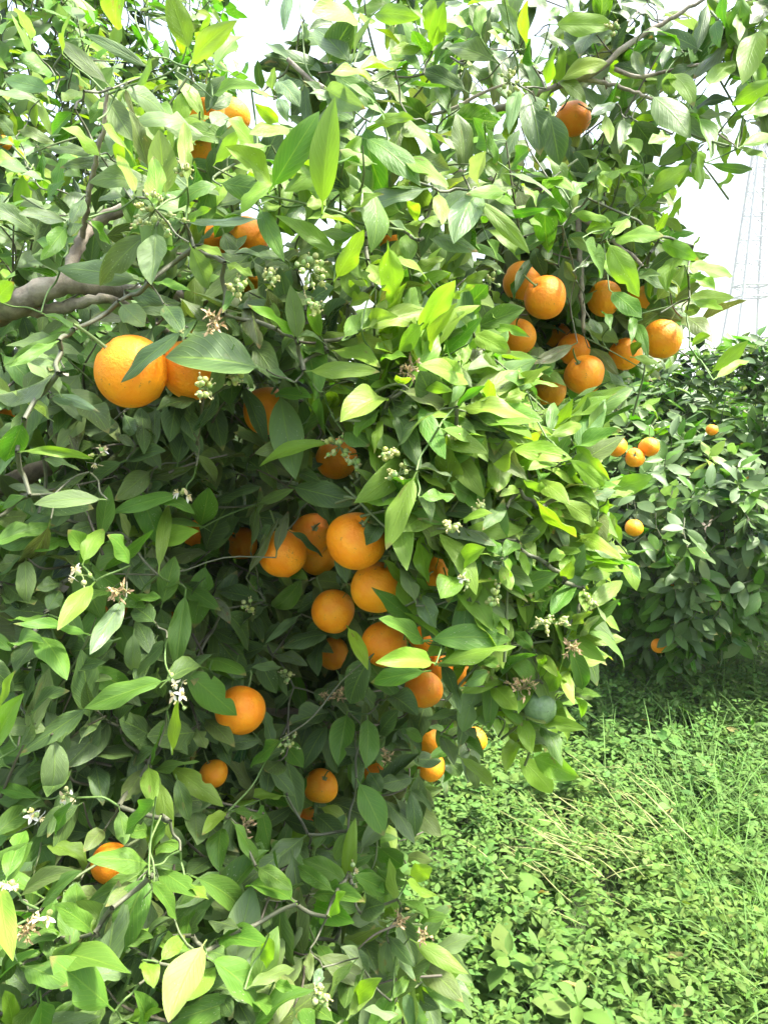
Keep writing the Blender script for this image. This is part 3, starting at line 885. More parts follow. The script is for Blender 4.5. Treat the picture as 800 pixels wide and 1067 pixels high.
# ---- filling leaves: leafy shoots through the crown's shell
POLY = np.array([(-460, 150), (40, 150), (95, 110), (150, 120), (210, 130), (300, 120), (330, -40), (420, -80), (560, -60), (840, -60), (900, 60),
                 (880, 105), (800, 118), (745, 140), (695, 178), (660, 225), (720, 275), (742, 292), (705, 318), (700, 345), (640, 372), (592, 400),
                 (605, 440), (640, 480), (645, 600), (600, 680), (592, 740), (545, 765), (500, 790), (455, 815), (405, 845), (385, 890), (425, 945),
                 (455, 1005), (430, 1080), (400, 1320), (-460, 1320)], float)


def inside(poly, x, y):
    x, y = np.asarray(x)[:, None], np.asarray(y)[:, None]
    x0, y0 = poly[:, 0][None], poly[:, 1][None]
    x1, y1 = np.roll(poly[:, 0], -1)[None], np.roll(poly[:, 1], -1)[None]
    c = ((y0 > y) != (y1 > y)) & (x < (x1 - x0) * (y - y0) / (y1 - y0 + 1e-9) + x0)
    return c.sum(1) % 2 == 1


hx = np.array([[*proj(h[2])[:2]] for h in hero_info])
hk = [h[1] for h in hero_info]
fc = np.array([f[0] for f in fruit])
fR = np.array([f[1] for f in fruit])


def acceptable(base, axis, nrm, L, W):
    t = np.array([0, .25, .5, .75, 1.0])
    side = np.cross(nrm, axis)
    pts = np.concatenate([base + axis * (L * t)[:, None], base + axis * L * .45 + side * W * .45, base + axis * L * .45 - side * W * .45]
                         if False else [base + axis * (L * t)[:, None], (base + axis * L * .45 + side * W * .45)[None], (base + axis * L * .45 - side * W * .45)[None]])
    if (np.linalg.norm(pts[:, None] - fc[None], axis=-1) < fR[None] * 1.03).any():
        return False
    px, py, d = proj(pts)
    if d.min() < 0.55 or pts[:, 2].min() < 0.04:
        return False
    iy, ix = zcell(px, py)
    return (d < zkeep[iy, ix]).sum() <= 0


fill = Leaves()
NSH = 3100
k_sh = 0
tries = 0
while k_sh < NSH and tries < 30000:
    tries += 1
    px, py = rng.uniform(-440, 900), rng.uniform(-80, 1300)
    deep = rng.random() < .10          # the dense heart of the bough with the right hand cluster
    if deep:
        px, py = rng.uniform(520, 690), rng.uniform(190, 385)
    heart = not deep and rng.random() < .22
    flush = not deep and not heart and rng.random() < .12
    if flush:
        px, py = rng.uniform(420, 612), rng.uniform(370, 675)
    if heart:
        px, py = rng.uniform(110, 470), rng.uniform(400, 880)
    vis = (0 < px < 800) and (0 < py < 1067)
    if not vis and rng.random() < .45:
        continue
    if not inside(POLY, [px], [py])[0]:
        continue
    if py < 120 and px > 240 and rng.random() < .36 + (-.14 if px < 560 else 0):
        continue
    upl = px < 270 and py < 215
    if upl and rng.random() < .3:
        continue
    off = min(rng.exponential(.20) + .015, .95)
    if deep:
        off = rng.uniform(.28, .75)
    elif flush:
        off = rng.exponential(.05) + .01
    elif heart:
        off = rng.uniform(.35, 1.0)
    elif px > 610 and py < 240:
        off *= .5
    d = float(surf(px, py)[0]) + off
    o = at(px, py, d)
    if o[2] < .10:
        continue
    k_sh += 1
    V = unit(CAM - o)
    outw = unit(V * .75 + np.array([.25 if px > 420 else -.1, 0, .15]) + rng.normal(0, .35, 3))
    droop = py > 420 and px < 480
    sd = unit(outw + np.array([0, 0, -.45 if droop else .35]) + rng.normal(0, .4, 3))
    near = np.argsort((hx[:, 0] - px) ** 2 + (hx[:, 1] - py) ** 2)[:4]
    kk = hk[near[rng.integers(4)]]
    if kk == 'C':
        kk = 'G'
    if flush:
        kk = rng.choice(['Y', 'Y', 'y', 'G'])
    elif upl:
        kk = rng.choice(['Y', 'y', 'Y', 'G', 'P'])
    elif 150 < px < 430 and 430 < py < 860 and rng.random() < .8:  # mostly old dark kinds, to deepen the hollow's shade by leaf colour
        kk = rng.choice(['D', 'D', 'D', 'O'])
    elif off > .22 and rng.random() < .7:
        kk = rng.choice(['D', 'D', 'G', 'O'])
    if flush:
        sd = unit(np.array([.75, -.25, .15]) + rng.normal(0, .35, 3))
    nl = rng.integers(4, 8)
    ln = rng.uniform(.07, .16)
    sp = smooth_path([o - sd * ln - V * .02, o - sd * ln * .4 + rng.normal(0, .01, 3), o], 4)
    ang = rng.uniform(0, 6.28)
    s1 = unit(np.cross(sd, [.3, .2, 1.0]))
    s2 = np.cross(sd, s1)
    grown = 0
    for i in range(nl):
        f = (i + 1) / nl
        b = sp[int(f * (len(sp) - 1))]
        ang += 2.4
        lat = s1 * math.cos(ang) + s2 * math.sin(ang)
        ax = unit(sd * rng.uniform(.2, .8) + lat * .9 + np.array([0, 0, -.18]) + rng.normal(0, .15, 3))
        nr = unit(UPV * .75 + V * .55 + sd * .2 + rng.normal(0, .38, 3))
        nr = unit(nr - (nr @ ax) * ax)
        L_ = rng.uniform(.055, .098) * (1.08 if flush else .8 if kk in 'Yy' else 1)
        W_ = L_ * rng.uniform(.36, .49) * (.85 if flush else 1)
        b0 = b + ax * L_ * .13
        if not acceptable(b0, ax, nr, L_, W_):
            continue
        grown += 1
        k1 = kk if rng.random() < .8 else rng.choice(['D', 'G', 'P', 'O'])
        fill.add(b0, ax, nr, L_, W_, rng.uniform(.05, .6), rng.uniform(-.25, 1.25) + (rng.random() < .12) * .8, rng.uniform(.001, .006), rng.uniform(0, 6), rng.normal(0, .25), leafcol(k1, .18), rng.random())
    if grown:
        px_, py_, d_ = proj(sp)
        iy, ix = zcell(px_, py_)
        if not (d_ < zkeep[iy, ix]).any():
            twigs.tube(sp, np.linspace(.0022, .001, len(sp)), 5, (0.10, 0.13, 0.045, 1) if kk in 'YyG' else (.09, .08, .05, 1), 0, False)

# leaves that half hide the fruit of which the picture shows only a glimpse
for c, R, lab, r, x, y, d in fruit:
    Rp = R * F / d
    if Rp < r * 1.25:
        continue
    a0_ = rng.uniform(0, 6.28)
    for i in range(9):
        t = a0_ + i * 2 * math.pi / 9 + rng.normal(0, .15)
        q = (r + Rp) * .55 + rng.uniform(2, 7)
        p = at(x + math.cos(t) * q, y + math.sin(t) * q, d - R - rng.uniform(.008, .04))
        tan = -math.sin(t) * RT * rng.choice([-1, 1]) - math.cos(t) * UP * rng.choice([-1, 1])
        ax = unit(tan * .8 + np.array([0, 0, -.25]) + rng.normal(0, .25, 3))
        V = unit(CAM - p)
        nr = unit(V * .8 + UPV * .5 + rng.normal(0, .25, 3))
        nr = unit(nr - (nr @ ax) * ax)
        L_ = rng.uniform(.055, .08)
        fill.add(p - ax * L_ * .45, ax, nr, L_, L_ * .48, rng.uniform(.1, .5), .5, .002, rng.uniform(0, 6), 0, leafcol(rng.choice(['G', 'D', 'Y'] if y < 300 else ['G', 'D']), .18), rng.random())

# ---- the hidden side of the crown, seen only from elsewhere
for _ in range(1500):
    th, z = rng.uniform(0, 6.28), rng.uniform(.25, 2.3)
    rr = 1.05 * math.sqrt(max(0.05, 1 - ((z - 1.15) / 1.3) ** 2)) * rng.uniform(.75, 1.0)
    p = np.array([foot[0] + .25 + rr * math.cos(th), foot[1] + .25 + rr * math.sin(th), z])
    px, py, d = proj(p)
    if d < .6 or d < float(surf(px, py)[0]) + .55 or (px > 560) or py < 120:
        continue
    ax = unit(np.array([math.cos(th), math.sin(th), -.2]) + rng.normal(0, .6, 3))
    nr = unit(UPV + rng.normal(0, .4, 3))
    fill.add(p, ax, unit(nr - (nr @ ax) * ax), rng.uniform(.06, .1), rng.uniform(.03, .045), .3, .4, .002, rng.uniform(0, 6), 0, leafcol(rng.choice(['D', 'G', 'Y']), .18), rng.random())

# ---- trunk and limbs
fork = at(-120, 430, 1.75)
g = Geo()
g.tube(smooth_path([foot - UPV * .05, foot + np.array([.01, .0, .22]), foot * .55 + fork * .45 + np.array([.02, .02, 0]), fork], 6, .004),
       np.interp(np.arange(19), [0, 3, 8, 18], [.105, .072, .062, .056]), 16)
g.build('trunk', M_BARK, tree)


limb_pts = []


def limb(pts, r, name='branch', n=7, seg=10):
    p = smooth_path([at(*q) for q in pts], n, .0012 if r[0] > .004 else 0)
    limb_pts.append(p)
    g = Geo()
    rad = np.interp(np.linspace(0, 1, len(p)), np.linspace(0, 1, len(r)), r)
    g.tube(p, rad * (1 + rng.normal(0, .05 if r[0] > .004 else .02, len(p))) * (1 if r[0] > .0024 else .75), seg)
    if r[0] > .0024:
        return g.build(name, M_BARK, tree)
    g.col = [np.tile(np.array([.10, .15, .04, 1]), (len(c), 1)) for c in g.col]
    return g.build('twig', M_TWIG, tree)


limb([(-120, 430, 1.75), (-50, 352, 1.35), (0, 326, 1.16), (38, 306, 1.12), (75, 296, 1.12), (128, 304, 1.17), (230, 310, 1.32), (340, 300, 1.45), (440, 235, 1.5), (525, 180, 1.48)],
     [.042, .024, .0195, .018, .015, .012, .012, .011, .009, .006])
limb([(20, 322, 1.15), (60, 322, 1.14), (100, 312, 1.12), (130, 318, 1.15), (180, 350, 1.2)], [.011, .009, .007, .006, .004])
limb([(66, 296, 1.13), (80, 262, 1.17), (98, 234, 1.2), (135, 218, 1.2), (185, 225, 1.25), (270, 190, 1.3), (330, 130, 1.35)], [.010, .009, .009, .0085, .007, .006, .004])
limb([(86, 248, 1.18), (91, 215, 1.12), (97, 182, 1.08), (106, 140, 1.04), (112, 98, 1.02)], [.0045, .004, .0036, .003, .0022])
limb([(113, 98, 1.02), (140, 88, 1.01), (168, 80, 1.0), (188, 66, 1.0), (196, 45, .99)], [.002, .0019, .0017, .0014, .001])
limb([(185, 75, 1.0), (205, 88, .98), (222, 103, .97)], [.0015, .0013, .001])
limb([(-120, 430, 1.75), (-40, 520, 1.5), (0, 508, 1.3), (50, 486, 1.28), (110, 470, 1.3), (200, 490, 1.4), (300, 520, 1.5)], [.035, .02, .017, .0155, .013, .010, .006])
limb([(-120, 430, 1.75), (60, 400, 1.75), (230, 420, 1.72), (380, 460, 1.6), (480, 520, 1.4), (560, 560, 1.25)], [.035, .026, .021, .016, .011, .006])
limb([(-120, 430, 1.75), (80, 620, 1.7), (240, 720, 1.62), (380, 760, 1.52), (500, 740, 1.3)], [.032, .021, .016, .011, .005])
limb([(-120, 430, 1.75), (-40, 760, 1.5), (60, 900, 1.3), (180, 960, 1.2), (300, 990, 1.2)], [.028, .018, .013, .009, .005])
limb([(415, 200, 1.52), (455, 150, 1.48), (490, 128, 1.46), (527, 110, 1.42), (575, 92, 1.38), (618, 76, 1.36), (650, 50, 1.35), (690, 24, 1.34), (738, -4, 1.32)],
     [.0085, .0075, .0072, .0066, .006, .0055, .005, .004, .003])
limb([(606, 82, 1.37), (630, 86, 1.36), (660, 96, 1.35), (690, 108, 1.33), (730, 128, 1.31), (768, 154, 1.3)], [.0045, .0036, .003, .0025, .002, .0012])
limb([(640, 72, 1.36), (665, 80, 1.35), (700, 73, 1.34), (740, 66, 1.32), (790, 70, 1.3)], [.004, .0034, .0028, .0022, .0014])
limb([(690, 108, 1.33), (745, 150, 1.3), (762, 152, 1.29), (776, 158, 1.29)], [.0022, .0018, .0014, .001])
limb([(410, 130, 1.3), (438, 122, 1.28), (470, 114, 1.26), (500, 98, 1.25), (530, 86, 1.24)], [.0025, .0028, .003, .0026, .0016])
limb([(417, 90, 1.25), (433, 76, 1.24), (450, 52, 1.23), (456, 30, 1.23)], [.0014, .0013, .0011, .0008])
limb([(440, 175, 1.42), (470, 178, 1.4), (507, 187, 1.38), (540, 205, 1.38)], [.007, .0062, .0055, .003])
limb([(602, 225, 1.42), (604, 262, 1.41), (606, 300, 1.40), (608, 346, 1.40)], [.0050, .0046, .0042, .0034])
limb([(525, 180, 1.48), (560, 195, 1.46), (602, 226, 1.42), (650, 260, 1.36), (690, 300, 1.3)], [.006, .0056, .0050, .0036, .002])
limb([(610, 352, 1.38), (640, 368, 1.36), (668, 384, 1.36), (690, 398, 1.36)], [.0016, .0014, .0012, .0008])
limb([(300, 62, 1.08), (322, 82, 1.07), (340, 95, 1.06), (352, 118, 1.08)], [.003, .0034, .0036, .003])
limb([(340, 95, 1.06), (320, 72, 1.07), (315, 30, 1.1), (310, -20, 1.12)], [.002, .0017, .0014, .001])
limb([(272, 203, .90), (312, 211, .90), (355, 222, .91), (376, 233, .92), (420, 240, .98)], [.0013, .0018, .002, .0021, .0024])
limb([(150, 936, .84), (160, 922, .84), (160, 900, .85), (156, 880, .87), (168, 850, .92)], [.0012, .0014, .0014, .0015, .0018])

# ---- every leaf stands on a twig that leads back to a limb
node = np.concatenate([np.concatenate(limb_pts), np.array([b for b, _ in stem_base])])
nl_ = sum(len(p) for p in limb_pts)
nn = len(node)
par = np.full(nn, -1)
best = np.full(nn, 1e9)
bpar = np.full(nn, -1)
done = np.zeros(nn, bool)
done[:nl_] = True
zfr = np.zeros((ZH, ZW))
for c, R, lab, r, x, y, d in fruit:
    gy, gx = np.mgrid[-r:r + 1:2, -r:r + 1:2]
    ok = gx ** 2 + gy ** 2 < r * r
    iy, ix = zcell(x + gx[ok], y + gy[ok])
    zfr[iy, ix] = np.maximum(zfr[iy, ix], d)
tt = np.linspace(.1, .9, 6)[:, None, None]


def relax(i):
    todo = np.where(~done)[0]
    seg = node[i][None, None] * (1 - tt) + node[todo][None] * tt
    px, py, d = proj(seg)
    iy, ix = zcell(px, py)
    over = (d < zfr[iy, ix]).any(0)
    dist = np.linalg.norm(node[todo] - node[i], axis=1) + over * .5 + (0.0 if i >= nl_ else .02)
    m = dist < best[todo]
    best[todo[m]] = dist[m]
    bpar[todo[m]] = i


for i in range(0, nl_):
    relax(i)
seq = []
while not done.all():
    c_ = np.where(done, 1e9, best)
    i = int(c_.argmin())
    done[i] = True
    par[i] = bpar[i]
    seq.append(i)
    relax(i)
load = np.ones(nn)
for i in reversed(seq):
    load[par[i]] += load[i]
for i in seq:
    a_, b_ = node[par[i]], node[i]
    ln = np.linalg.norm(a_ - b_)
    if ln > .25 or ln < .004:
        continue
    away = unit((a_ + b_) / 2 - CAM)
    m1 = a_ * .66 + b_ * .34 + away * min(.4 * ln, .05) + rng.normal(0, .04 * ln, 3)
    m2 = a_ * .34 + b_ * .66 + away * min(.4 * ln, .05) + rng.normal(0, .04 * ln, 3)
    r1 = min(.0009 + .0004 * math.sqrt(load[i]), .0032)
    k = stem_base[i - nl_][1]
    tc = (0.10, 0.17, 0.04, 1) if k in 'YyGC' and load[i] < 6 else (0.10, 0.105, 0.06, 1)
    twigs.tube(smooth_path([a_, m1, m2, b_], 3), np.linspace(r1, r1 * .8, 10), 5, tc, 0, False)
print('fill leaves', len(fill.r))
fol = Geo()
hero.emit(fol, 13, 7, sel=list(rest))
fill.emit(fol, 8, 5)
kset = len(twigs.v)
off_ = fol.n
fol.v += twigs.v
fol.uv += twigs.uv
fol.col += twigs.col
fol.f4 += [q + off_ for q in twigs.f4]
fol.m4 += [np.ones_like(m) for m in twigs.m4]
fol.n += twigs.n
fol.build('foliage', [M_LEAF, M_TWIG], tree, kind='stuff')
for i in big:
    g = Geo()
    hero.emit(g, 16, 9, sel=[int(i)])
    g.build('leaf', M_LEAF, tree)

# ---- flowers, buds and withered flowers in clusters


def flower_cluster(x, y, size, sort):
    d = float(surf(x, y)[0]) - .045
    c = at(x, y, d)
    for f in fruit:
        if math.hypot(f[4] - x, f[5] - y) < f[3] + size and d > f[6] - f[1] - .01:
            c = at(x, y, f[6] - f[1] - .01)
    V = unit(CAM - c)
    size *= .85
    rad = max(size * d / F, .007)
    g = Geo()
    opened = []
    root_ = c - V * .012 - UPV * .004 - np.array([.004, 0, 0])
    pl = Leaves()
    n = {'bud': int(6 + size * .75), 'bloom': 2 + int(size / 3), 'withered': int(6 + size * .6)}[sort]
    for i in range(n):
        e = root_ + unit(V * .7 + rng.normal(0, .85, 3) + UPV * .15) * rad * rng.uniform(.6, 1.25)
        m = (root_ + e) / 2 + rng.normal(0, .0018, 3)
        stalk = (.22, .29, .09, 1) if sort != 'withered' else (.25, .2, .09, 1)
        g.tube(smooth_path([root_, m, e], 3), np.linspace(.0008, .00065, 7), 5, stalk, 0, False)
        dr = unit(e - m)
        if sort == 'bud' or (sort == 'bloom' and i > (1 if size < 13 else 2)):
            r = rng.uniform(.0022, .0040)
            g.ball(e, r, (.36 + rng.uniform(-.08, .08), .44, .10 + rng.uniform(0, .08), 1), 0, 8, 6)
            if rng.random() < .7:
                g.tube([e, e + dr * r * 1.9], [.0007, .0007], 5, (.46, .42, .2, 1), 0, False)
                g.ball(e + dr * r * 2.0, .0012, (.5, .45, .2, 1), 0, 6, 5)
            else:
                for a in range(4):
                    q = unit(np.cross(dr, rng.normal(0, 1, 3)))
                    pl.add(e, unit(dr * .3 + q), dr, .0045, .003, .2, .4, 0, 0, 0, (.30, .36, .12), rng.random())
        elif sort == 'bloom':
            q1 = unit(np.cross(dr, [0.1, .3, 1]))
            q2 = np.cross(dr, q1)
            rp = rng.uniform(.0085, .0115)
            open_ = (x, y) == (38, 842)
            if open_:
                rp = .0105
            g2, pl2 = Geo(), Leaves()
            opened.append((g2, pl2))
            for a in range(5 if open_ else rng.integers(3, 6)):
                t = a * 1.2566 + rng.normal(0, .12 if open_ else .5)
                q = q1 * math.cos(t) + q2 * math.sin(t)
                pl2.add(e, unit(q + dr * .35), unit(dr - q * .3), rp, rp * .42, .25, .5, .0003, rng.uniform(0, 6), rng.normal(0, .2), np.array((.80, .77, .66) if open_ or rng.random() < .6 else (.62, .50, .30)) * rng.uniform(.8, 1.02), rng.random())
            g2.ball(e + dr * .004, .0014, (.55, .5, .16, 1), 0, 6, 5)
            for a in range(7):
                q = unit(dr + rng.normal(0, .3, 3))
                g2.tube([e, e + q * .0065], [.0004, .0005], 5, (.78, .68, .38, 1), 0, False)
        else:
            for a in range(3):
                q = unit(dr + rng.normal(0, .7, 3))
                pl.add(e, q, unit(np.cross(q, rng.normal(0, 1, 3))), rng.uniform(.006, .011), .0035, .6, rng.uniform(-1.2, 1.2), .0008, rng.uniform(0, 6), rng.normal(0, .8),
                       np.array((.42, .29, .15)) * rng.uniform(.55, 1.5), rng.random())
            g.ball(e, .0016, (.3, .28, .1, 1), 0, 6, 5)
    pl.emit(g, 4, 3, petiole=0)
    cl_ = g.build({'bud': 'bud_cluster', 'bloom': 'blossom_cluster', 'withered': 'withered_blossom_cluster'}[sort], M_FLOWER, tree)
    for g2, pl2 in opened:
        pl2.emit(g2, 4, 3, petiole=0)
        g2.build('open_flower', M_FLOWER, cl_, origin=np.array(tree.location))


for cl in CLUSTERS:
    flower_cluster(*cl)

# ------------------------------------------------------------------ oranges


def fruit_mesh(name, seed, mat, oblate=.95):
    r_ = np.random.default_rng(seed)
    nu_, nv_ = 44, 30
    ph = np.linspace(0, np.pi, nv_)
    ph[0], ph[-1] = .004, np.pi - .004
    th = np.linspace(0, 2 * np.pi, nu_, endpoint=False)
    P_, T_ = np.meshgrid(ph, th, indexing='ij')
    rad = np.ones_like(P_)
    for _ in range(5):
        rad += .019 * r_.normal() * np.sin(P_ * r_.integers(1, 4) + r_.uniform(0, 6)) * np.sin(P_) * np.cos(T_ * r_.integers(1, 4) + r_.uniform(0, 6))
    z = np.cos(P_) * rad * oblate
    z = z - .10 * np.exp(-(P_ / .20) ** 2) - .05 * np.exp(-((np.pi - P_) / .13) ** 2)
    z = z + .012 * np.cos(5 * T_) * np.exp(-((P_ - .25) / .16) ** 2)
    x, y = np.sin(P_) * rad * np.cos(T_), np.sin(P_) * rad * np.sin(T_)
    v = np.stack([x, y, z], -1)
    i = np.arange(nv_ - 1)[:, None] * nu_
    j = np.arange(nu_)[None]
    k = (j + 1) % nu_
    g = Geo()
    g.add(v, np.stack([i + j, i + nu_ + j, i + nu_ + k, i + k], -1))
    o = g.build(name, mat)
    me = o.data
    bpy.data.objects.remove(o)
    return me


def calyx_mesh():
    g = Geo()
    pl = Leaves()
    for a in range(5):
        t = a * 1.2566
        q = np.array([math.cos(t), math.sin(t), 0])
        pl.add(np.array([0, 0, .87]), q, np.array([0, 0, 1.0]), .19, .15, .1, -.15, .006, a, 0, (.16, .19, .07), a / 5)
    pl.emit(g, 4, 3, petiole=0)
    g.ball((0, 0, .875), .075, (.20, .21, .09, 1), 0, 8, 6, (1, 1, .6))
    o = g.build('calyx', M_CALYX)
    me = o.data
    bpy.data.objects.remove(o)
    return me


def stalk_mesh():
    g = Geo()
    g.tube(smooth_path([(0, 0, .86), (.04, .03, 1.2), (.02, .10, 1.7), (-.03, .14, 1.85)], 4), np.linspace(.05, .036, 13), 8, (.13, .19, .05, 1))
    o = g.build('stalk', M_TWIG)
    me = o.data
    bpy.data.objects.remove(o)
    return me


FM = [fruit_mesh('fruit', s, M_PEEL, ob) for s, ob in ((3, .96), (4, .93), (5, 1.0), (8, .95))]
FU = fruit_mesh('fruit', 11, M_UNRIPE, .97)
CM, SM = calyx_mesh(), stalk_mesh()


def orange(c, R, label, group, mesh=None, tint=None, tilt=None, small=False, name='orange', cat='orange'):
    o = empty(name, c)
    tag(o, label, cat, group)
    o.scale = (R, R, R)
    if tilt is None:
        tilt = (rng.normal(-.2, .5), rng.normal(0, .45), rng.uniform(0, 6.28))
    o.rotation_euler = tilt
    b = bpy.data.objects.new('fruit', mesh or FM[rng.integers(4)])
    C.objects.link(b)
    b.parent = o
    t = tint or (.89 + rng.normal(0, .02), .30 + rng.normal(0, .035), .006 + abs(rng.normal(0, .003)), 1)
    b.color = t
    if not small:
        for nm, me in (('calyx', CM), ('stalk', SM)):
            k = bpy.data.objects.new(nm, me)
            C.objects.link(k)
            k.parent = o
    return o


for c, R, lab, r, x, y, d in fruit:
    orange(c, R, lab, 'ripe oranges on the near tree', small=(r < 8.5))
d = 1.03
orange(at(562, 737, d), 17.5 * d / F, 'dark green unripe orange hanging at the lower right hem over the weeds', None, mesh=FU, tint=(.03, .08, .02, 1),
       tilt=(1.15, 0, 2.1), name='unripe_orange', cat='unripe orange')

# ------------------------------------------------------------------ the trees behind


def far_tree(name, label, foot_, rad, z0, z1, n_front, n_all, kinds, seed, fruits, gname, top_sparse=False, leafL=(.06, .095), zfloor=.12):
    r_ = np.random.default_rng(seed)
    foot_ = np.array(foot_, float)
    t = empty(name, foot_)
    tag(t, label, 'tree', 'orange trees of the orchard')
    cz, rz = (z0 + z1) / 2, (z1 - z0) / 2
    ctr = foot_ + UPV * cz
    lv = Leaves()
    tw = Geo()
    pr = r_.uniform(0, 6, 8)

    def shell(u_):
        b = 1 + .10 * math.sin(3.1 * u_[0] * 2 + pr[0] + 2 * u_[2]) + .09 * math.sin(5.3 * u_[2] + pr[1] + 3 * u_[1]) + .06 * math.sin(9 * u_[0] + 7 * u_[1] + pr[2])
        return b
    tocam = unit(CAM - ctr)
    cnt = 0
    while cnt < n_front + n_all:
        u_ = unit(r_.normal(0, 1, 3))
        if cnt < n_front and u_ @ tocam < .05:
            continue
        if top_sparse and u_[2] > .62 and r_.random() < .6:
            continue
        b = shell(u_) * (1 - min(r_.exponential(.13), .55))
        o = ctr + u_ * np.array([rad[0], rad[1], rz]) * b
        if u_[2] < -.1:          # the skirt hangs nearly straight down
            o = ctr + unit(u_ * np.array([1, 1, .0])) * np.array([rad[0], rad[1], 0]) * b * (1 - .25 * u_[2] ** 2) + UPV * u_[2] * rz * b
        if o[2] < zfloor - .17 * math.cos((o[0] - 1.08) * 4):
            continue
        cnt += 1
        hang = u_[2] < .25
        sd = unit(u_ * .8 + np.array([0, 0, -.55 if hang else .5]) + r_.normal(0, .4, 3))
        kk = r_.choice(kinds)
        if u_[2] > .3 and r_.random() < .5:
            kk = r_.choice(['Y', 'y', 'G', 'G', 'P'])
        s1 = unit(np.cross(sd, [.3, .2, 1.0]))
        s2 = np.cross(sd, s1)
        ln = r_.uniform(.08, .17) + (.1 if u_[2] > .6 and r_.random() < .3 else 0)
        st = o - sd * ln * .6
        en = o + sd * ln * .4
        tw.tube([st, (st + en) / 2 + r_.normal(0, .008, 3), en], [.0028, .002, .0014], 5, (.09, .10, .045, 1), 0, False)
        ang = r_.uniform(0, 6.28)
        for i in range(r_.integers(5, 9)):
            f = r_.uniform(.1, 1)
            ang += 2.4
            lat = s1 * math.cos(ang) + s2 * math.sin(ang)
            ax = unit(sd * r_.uniform(.2, .8) + lat * .9 + np.array([0, 0, -.2]) + r_.normal(0, .15, 3))
            nr = unit(UPV * .8 + u_ * .55 + r_.normal(0, .38, 3))
            nr = unit(nr - (nr @ ax) * ax)
            L_ = r_.uniform(*leafL)
            k1 = kk if r_.random() < .75 else r_.choice(['D', 'G', 'P'])
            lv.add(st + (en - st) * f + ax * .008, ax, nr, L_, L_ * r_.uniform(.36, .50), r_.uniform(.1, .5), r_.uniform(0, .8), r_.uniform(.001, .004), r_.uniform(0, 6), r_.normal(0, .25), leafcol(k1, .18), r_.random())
    fo = Geo()
    lv.emit(fo, 5, 3)
    k0 = fo.n
    fo.v += tw.v; fo.uv += tw.uv; fo.col += tw.col
    fo.f4 += [q + k0 for q in tw.f4]
    fo.m4 += [np.ones_like(m) for m in tw.m4]
    fo.n += tw.n
    fo.build('foliage', [M_LEAF_FAR, M_TWIG], t, kind='stuff')
    g_ = Geo()
    hub = foot_ + UPV * (z0 + .35 * rz + .25)
    g_.tube(smooth_path([foot_ - UPV * .04, foot_ + UPV * .2, hub], 5), np.linspace(.085, .06, 11), 12)
    g_.build('trunk', M_BARK, t)
    for i in range(6):
        a = i * 1.05 + r_.uniform(-.3, .3)
        q = ctr + np.array([math.cos(a) * rad[0] * .75, math.sin(a) * rad[1] * .75, r_.uniform(-.2, .7) * rz])
        g_ = Geo()
        g_.tube(smooth_path([hub, (hub + q) / 2 + UPV * .08 + r_.normal(0, .04, 3), q], 5), np.linspace(.034, .009, 11), 8)
        g_.build('branch', M_BARK, t)
    for (x, y, r, lab, dd) in fruits:
        orange(at(x, y, dd), r * dd / F, lab, gname, small=r < 8)
    return t


def fd(r, lo, hi):
    return min(max(.034 * F / r, lo), hi)


far_tree('orange_tree', 'farther low round orange tree on the right, its dark skirt hanging to the weeds', (1.72, 4.12, 0), (1.15, 1.12), .10, 1.56, 1350, 450,
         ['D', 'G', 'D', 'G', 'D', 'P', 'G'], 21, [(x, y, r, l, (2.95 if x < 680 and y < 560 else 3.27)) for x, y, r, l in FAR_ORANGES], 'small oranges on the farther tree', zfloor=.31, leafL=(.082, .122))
far_tree('orange_tree', 'more distant orange tree at the right edge, its sunlit top above the low round tree', (3.25, 5.4, 0), (1.15, 1.2), .15, 1.80, 380, 250,
         ['G', 'Y', 'D', 'Y'], 22, [], '', zfloor=.14)
far_tree('orange_tree', 'tall sunlit orange tree behind the near one, bright small leaves at the upper left', (-1.72, 3.15, 0), (1.34, 1.25), .3, 3.4, 3100, 300,
         ['Y', 'G', 'y', 'G', 'P', 'Y', 'D'], 23, [(x, y, r, l, 1.95) for x, y, r, l in BEHIND_ORANGES], 'oranges in the sunlit tree behind')  # brighter leaf kinds put the sun's backlight into the colour

# ------------------------------------------------------------------ ground and weeds
g = Geo()
xs = np.concatenate([[-1500, -200, -40, -12], np.linspace(-6, 8, 40), [14, 40, 200, 1500]])
ys = np.concatenate([[-1500, -200, -30, -6], np.linspace(-1, 10, 40), [16, 40, 200, 1500]])
X, Y = np.meshgrid(xs, ys)
Z = np.where((abs(X) < 11) & (abs(Y) < 13), .018 * np.sin(X * 2.3 + Y) + .014 * np.sin(Y * 3.1 - X * 1.7), 0)
i = np.arange(len(ys) - 1)[:, None] * len(xs)
j = np.arange(len(xs) - 1)[None]
g.add(np.stack([X, Y, Z], -1), np.stack([i + j, i + j + 1, i + len(xs) + j + 1, i + len(xs) + j], -1))
g.build('ground', M_SOIL, kind='structure')


def lowf(x, y, s=0.0):
    return (np.sin(x * 2.1 + 1.3 * y + s) + np.sin(3.7 * y - 1.1 * x + 2 * s + 1) + np.sin(5.3 * x + 2.2 * y + 3 * s)) / 3


wr = np.random.default_rng(5)


